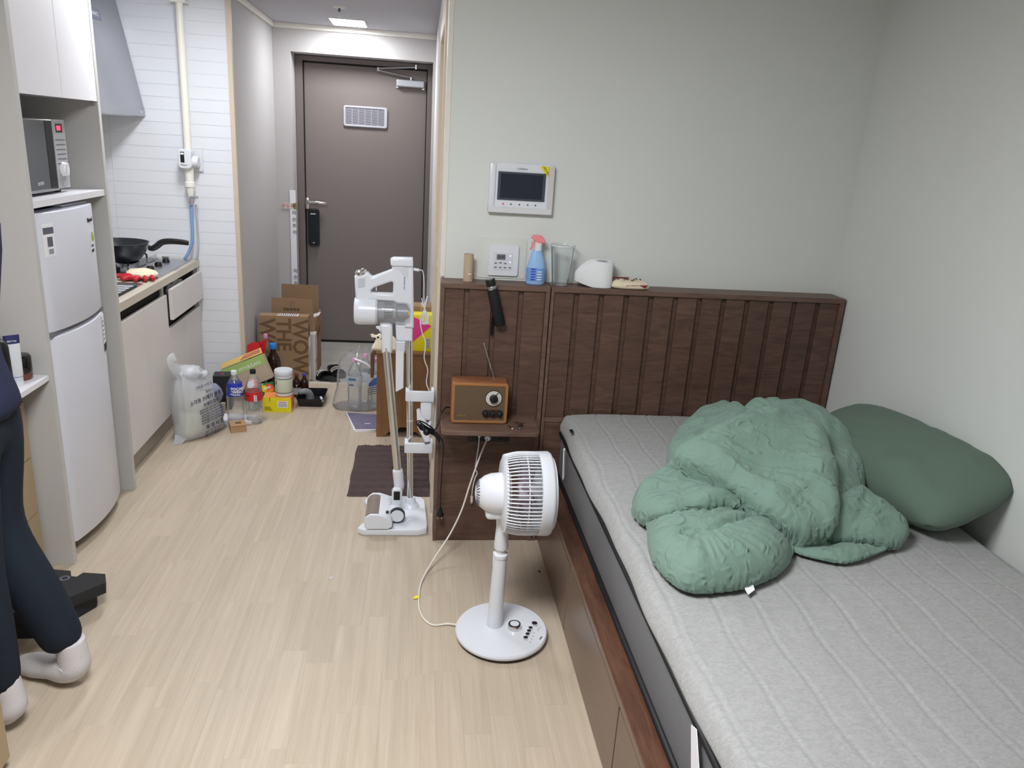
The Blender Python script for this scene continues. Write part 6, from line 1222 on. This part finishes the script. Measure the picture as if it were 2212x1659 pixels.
# fingers, rooted in the palms
for s_, px, py in (('l', -1.41, 2.095), ('r', -1.40, 1.745)):
    for k, (oy, L_) in enumerate(((-.030, .050), (-.012, .070), (.006, .076), (.022, .068), (.036, .052))):
        a_, b__ = 'f%s%da' % (s_, k), 'f%s%db' % (s_, k); V_[a_] = (px-.035 if k else px-.005, py+oy*(1 if s_ == 'r' else -1)*1.0, .972); V_[b__] = (px-.035-L_ if k else px-.04, py+oy*1.25*(1 if s_ == 'r' else -1), .955)
        nm += [a_, b__]; rd += [.010, .008]; ed += [('p'+s_, a_), (a_, b__)]
M_skin = pm('skin', (222, 182, 156), .55)
obj('body', chain(nm, rd, ed, M_skin, 'body', 'pel'), M_skin, pe, smooth=True)
M_tr = pm('navy_trousers', (35, 42, 52), .85, spec=.2, bump=(60, .3)); M_jk = pm('navy_jacket', (42, 46, 68), .8, spec=.2, bump=(50, .4))
V_['al2'] = (-.982, 2.008, .118); V_['ar2'] = (-1.083, 1.838, .105); V_['alm'] = (-1.035, 2.012, .27); V_['arm'] = (-1.092, 1.842, .28)
obj('trousers', chain(['pel', 'wa', 'hl', 'kl', 'alm', 'al2', 'hr', 'kr', 'arm', 'ar2'], [.125, .115, .100, .075, .070, .058, .100, .075, .066, .055], [('pel', 'wa'), ('pel', 'hl'), ('hl', 'kl'), ('kl', 'alm'), ('alm', 'al2'), ('pel', 'hr'), ('hr', 'kr'), ('kr', 'arm'), ('arm', 'ar2')], M_tr, 'trousers', 'pel'), M_tr, pe, smooth=True)
V_['hem'] = (-1.125, 1.925, .845); V_['hem2'] = (-1.125, 1.925, .90)
obj('jacket', chain(['hem', 'hem2', 'wa', 'ch', 'sh', 'nk', 'sl', 'el', 'wl', 'sr', 'er', 'wr'], [.150, .152, .134, .142, .128, .066, .082, .060, .044, .082, .060, .044], [('hem', 'hem2'), ('hem2', 'wa'), ('wa', 'ch'), ('ch', 'sh'), ('sh', 'nk'), ('sh', 'sl'), ('sl', 'el'), ('el', 'wl'), ('sh', 'sr'), ('sr', 'er'), ('er', 'wr')], M_jk, 'jacket', 'ch'), M_jk, pe, smooth=True)
M_sk = pm('white_sock', (214, 210, 212), .9, bump=(300, .5))
def sock(P, R):
    g = B(); tube(g, P, lambda t_: np.interp(t_, np.linspace(0, 1, len(R)), R), 16, 6); return g
obj('sock', sock([(-1.165, 2.070, .026), (-1.135, 2.058, .032), (-1.095, 2.045, .038), (-1.045, 2.027, .046), (-.998, 2.012, .052), (-.972, 2.006, .070), (-.970, 2.005, .100), (-.975, 2.006, .150)], [.012, .030, .037, .036, .044, .046, .042, .040]), M_sk, pe, smooth=True)
obj('sock', sock([(-1.265, 1.848, .026), (-1.235, 1.846, .032), (-1.195, 1.844, .038), (-1.145, 1.841, .046), (-1.098, 1.839, .052), (-1.070, 1.838, .070), (-1.068, 1.838, .100), (-1.074, 1.838, .150)], [.012, .030, .037, .036, .044, .046, .042, .040]), M_sk, pe, smooth=True)
# head details, facing the left wall
g = B(); bmesh.ops.create_icosphere(g, subdivisions=3, radius=1)
for v in g.verts:
    d = 1+.05*nz(v.co.x*3, v.co.y*3, v.co.z*3, 2); p = v.co*d; v.co = Vector((-1.165+p.x*.098+(.012 if p.z < 0 else 0), 1.925+p.y*.088, 1.655+max(p.z, -.5 if p.x > -.1 else -.02)*.10))
obj('hair', g, pm('black_hair', (24, 22, 22), .6, bump=(120, .8)), pe, smooth=True)
for s in (-1, 1):
    g = B(); bmesh.ops.create_icosphere(g, subdivisions=2, radius=.010, matrix=Matrix.Translation((-1.252, 1.925+s*.030, 1.60))); obj('eye', g, M_ink, pe, smooth=True)
    g = B(); bmesh.ops.create_icosphere(g, subdivisions=2, radius=.02, matrix=Matrix.Translation((-1.17, 1.925+s*.083, 1.59)) @ Matrix.Diagonal((.7, .35, 1.3, 1))); obj('ear', g, M_skin, pe, smooth=True)
g = B(); lathe(g, [(.004, .03), (.010, .008), (.013, 0), (0, -.004)], 12, Matrix.Translation((-1.266, 1.925, 1.567))); obj('nose', g, M_skin, pe, smooth=True)
obj('mouth', bx(-1.254, 1.905, 1.538, -1.243, 1.945, 1.545, r=.002), pm('lips', (186, 120, 110), .5), pe)
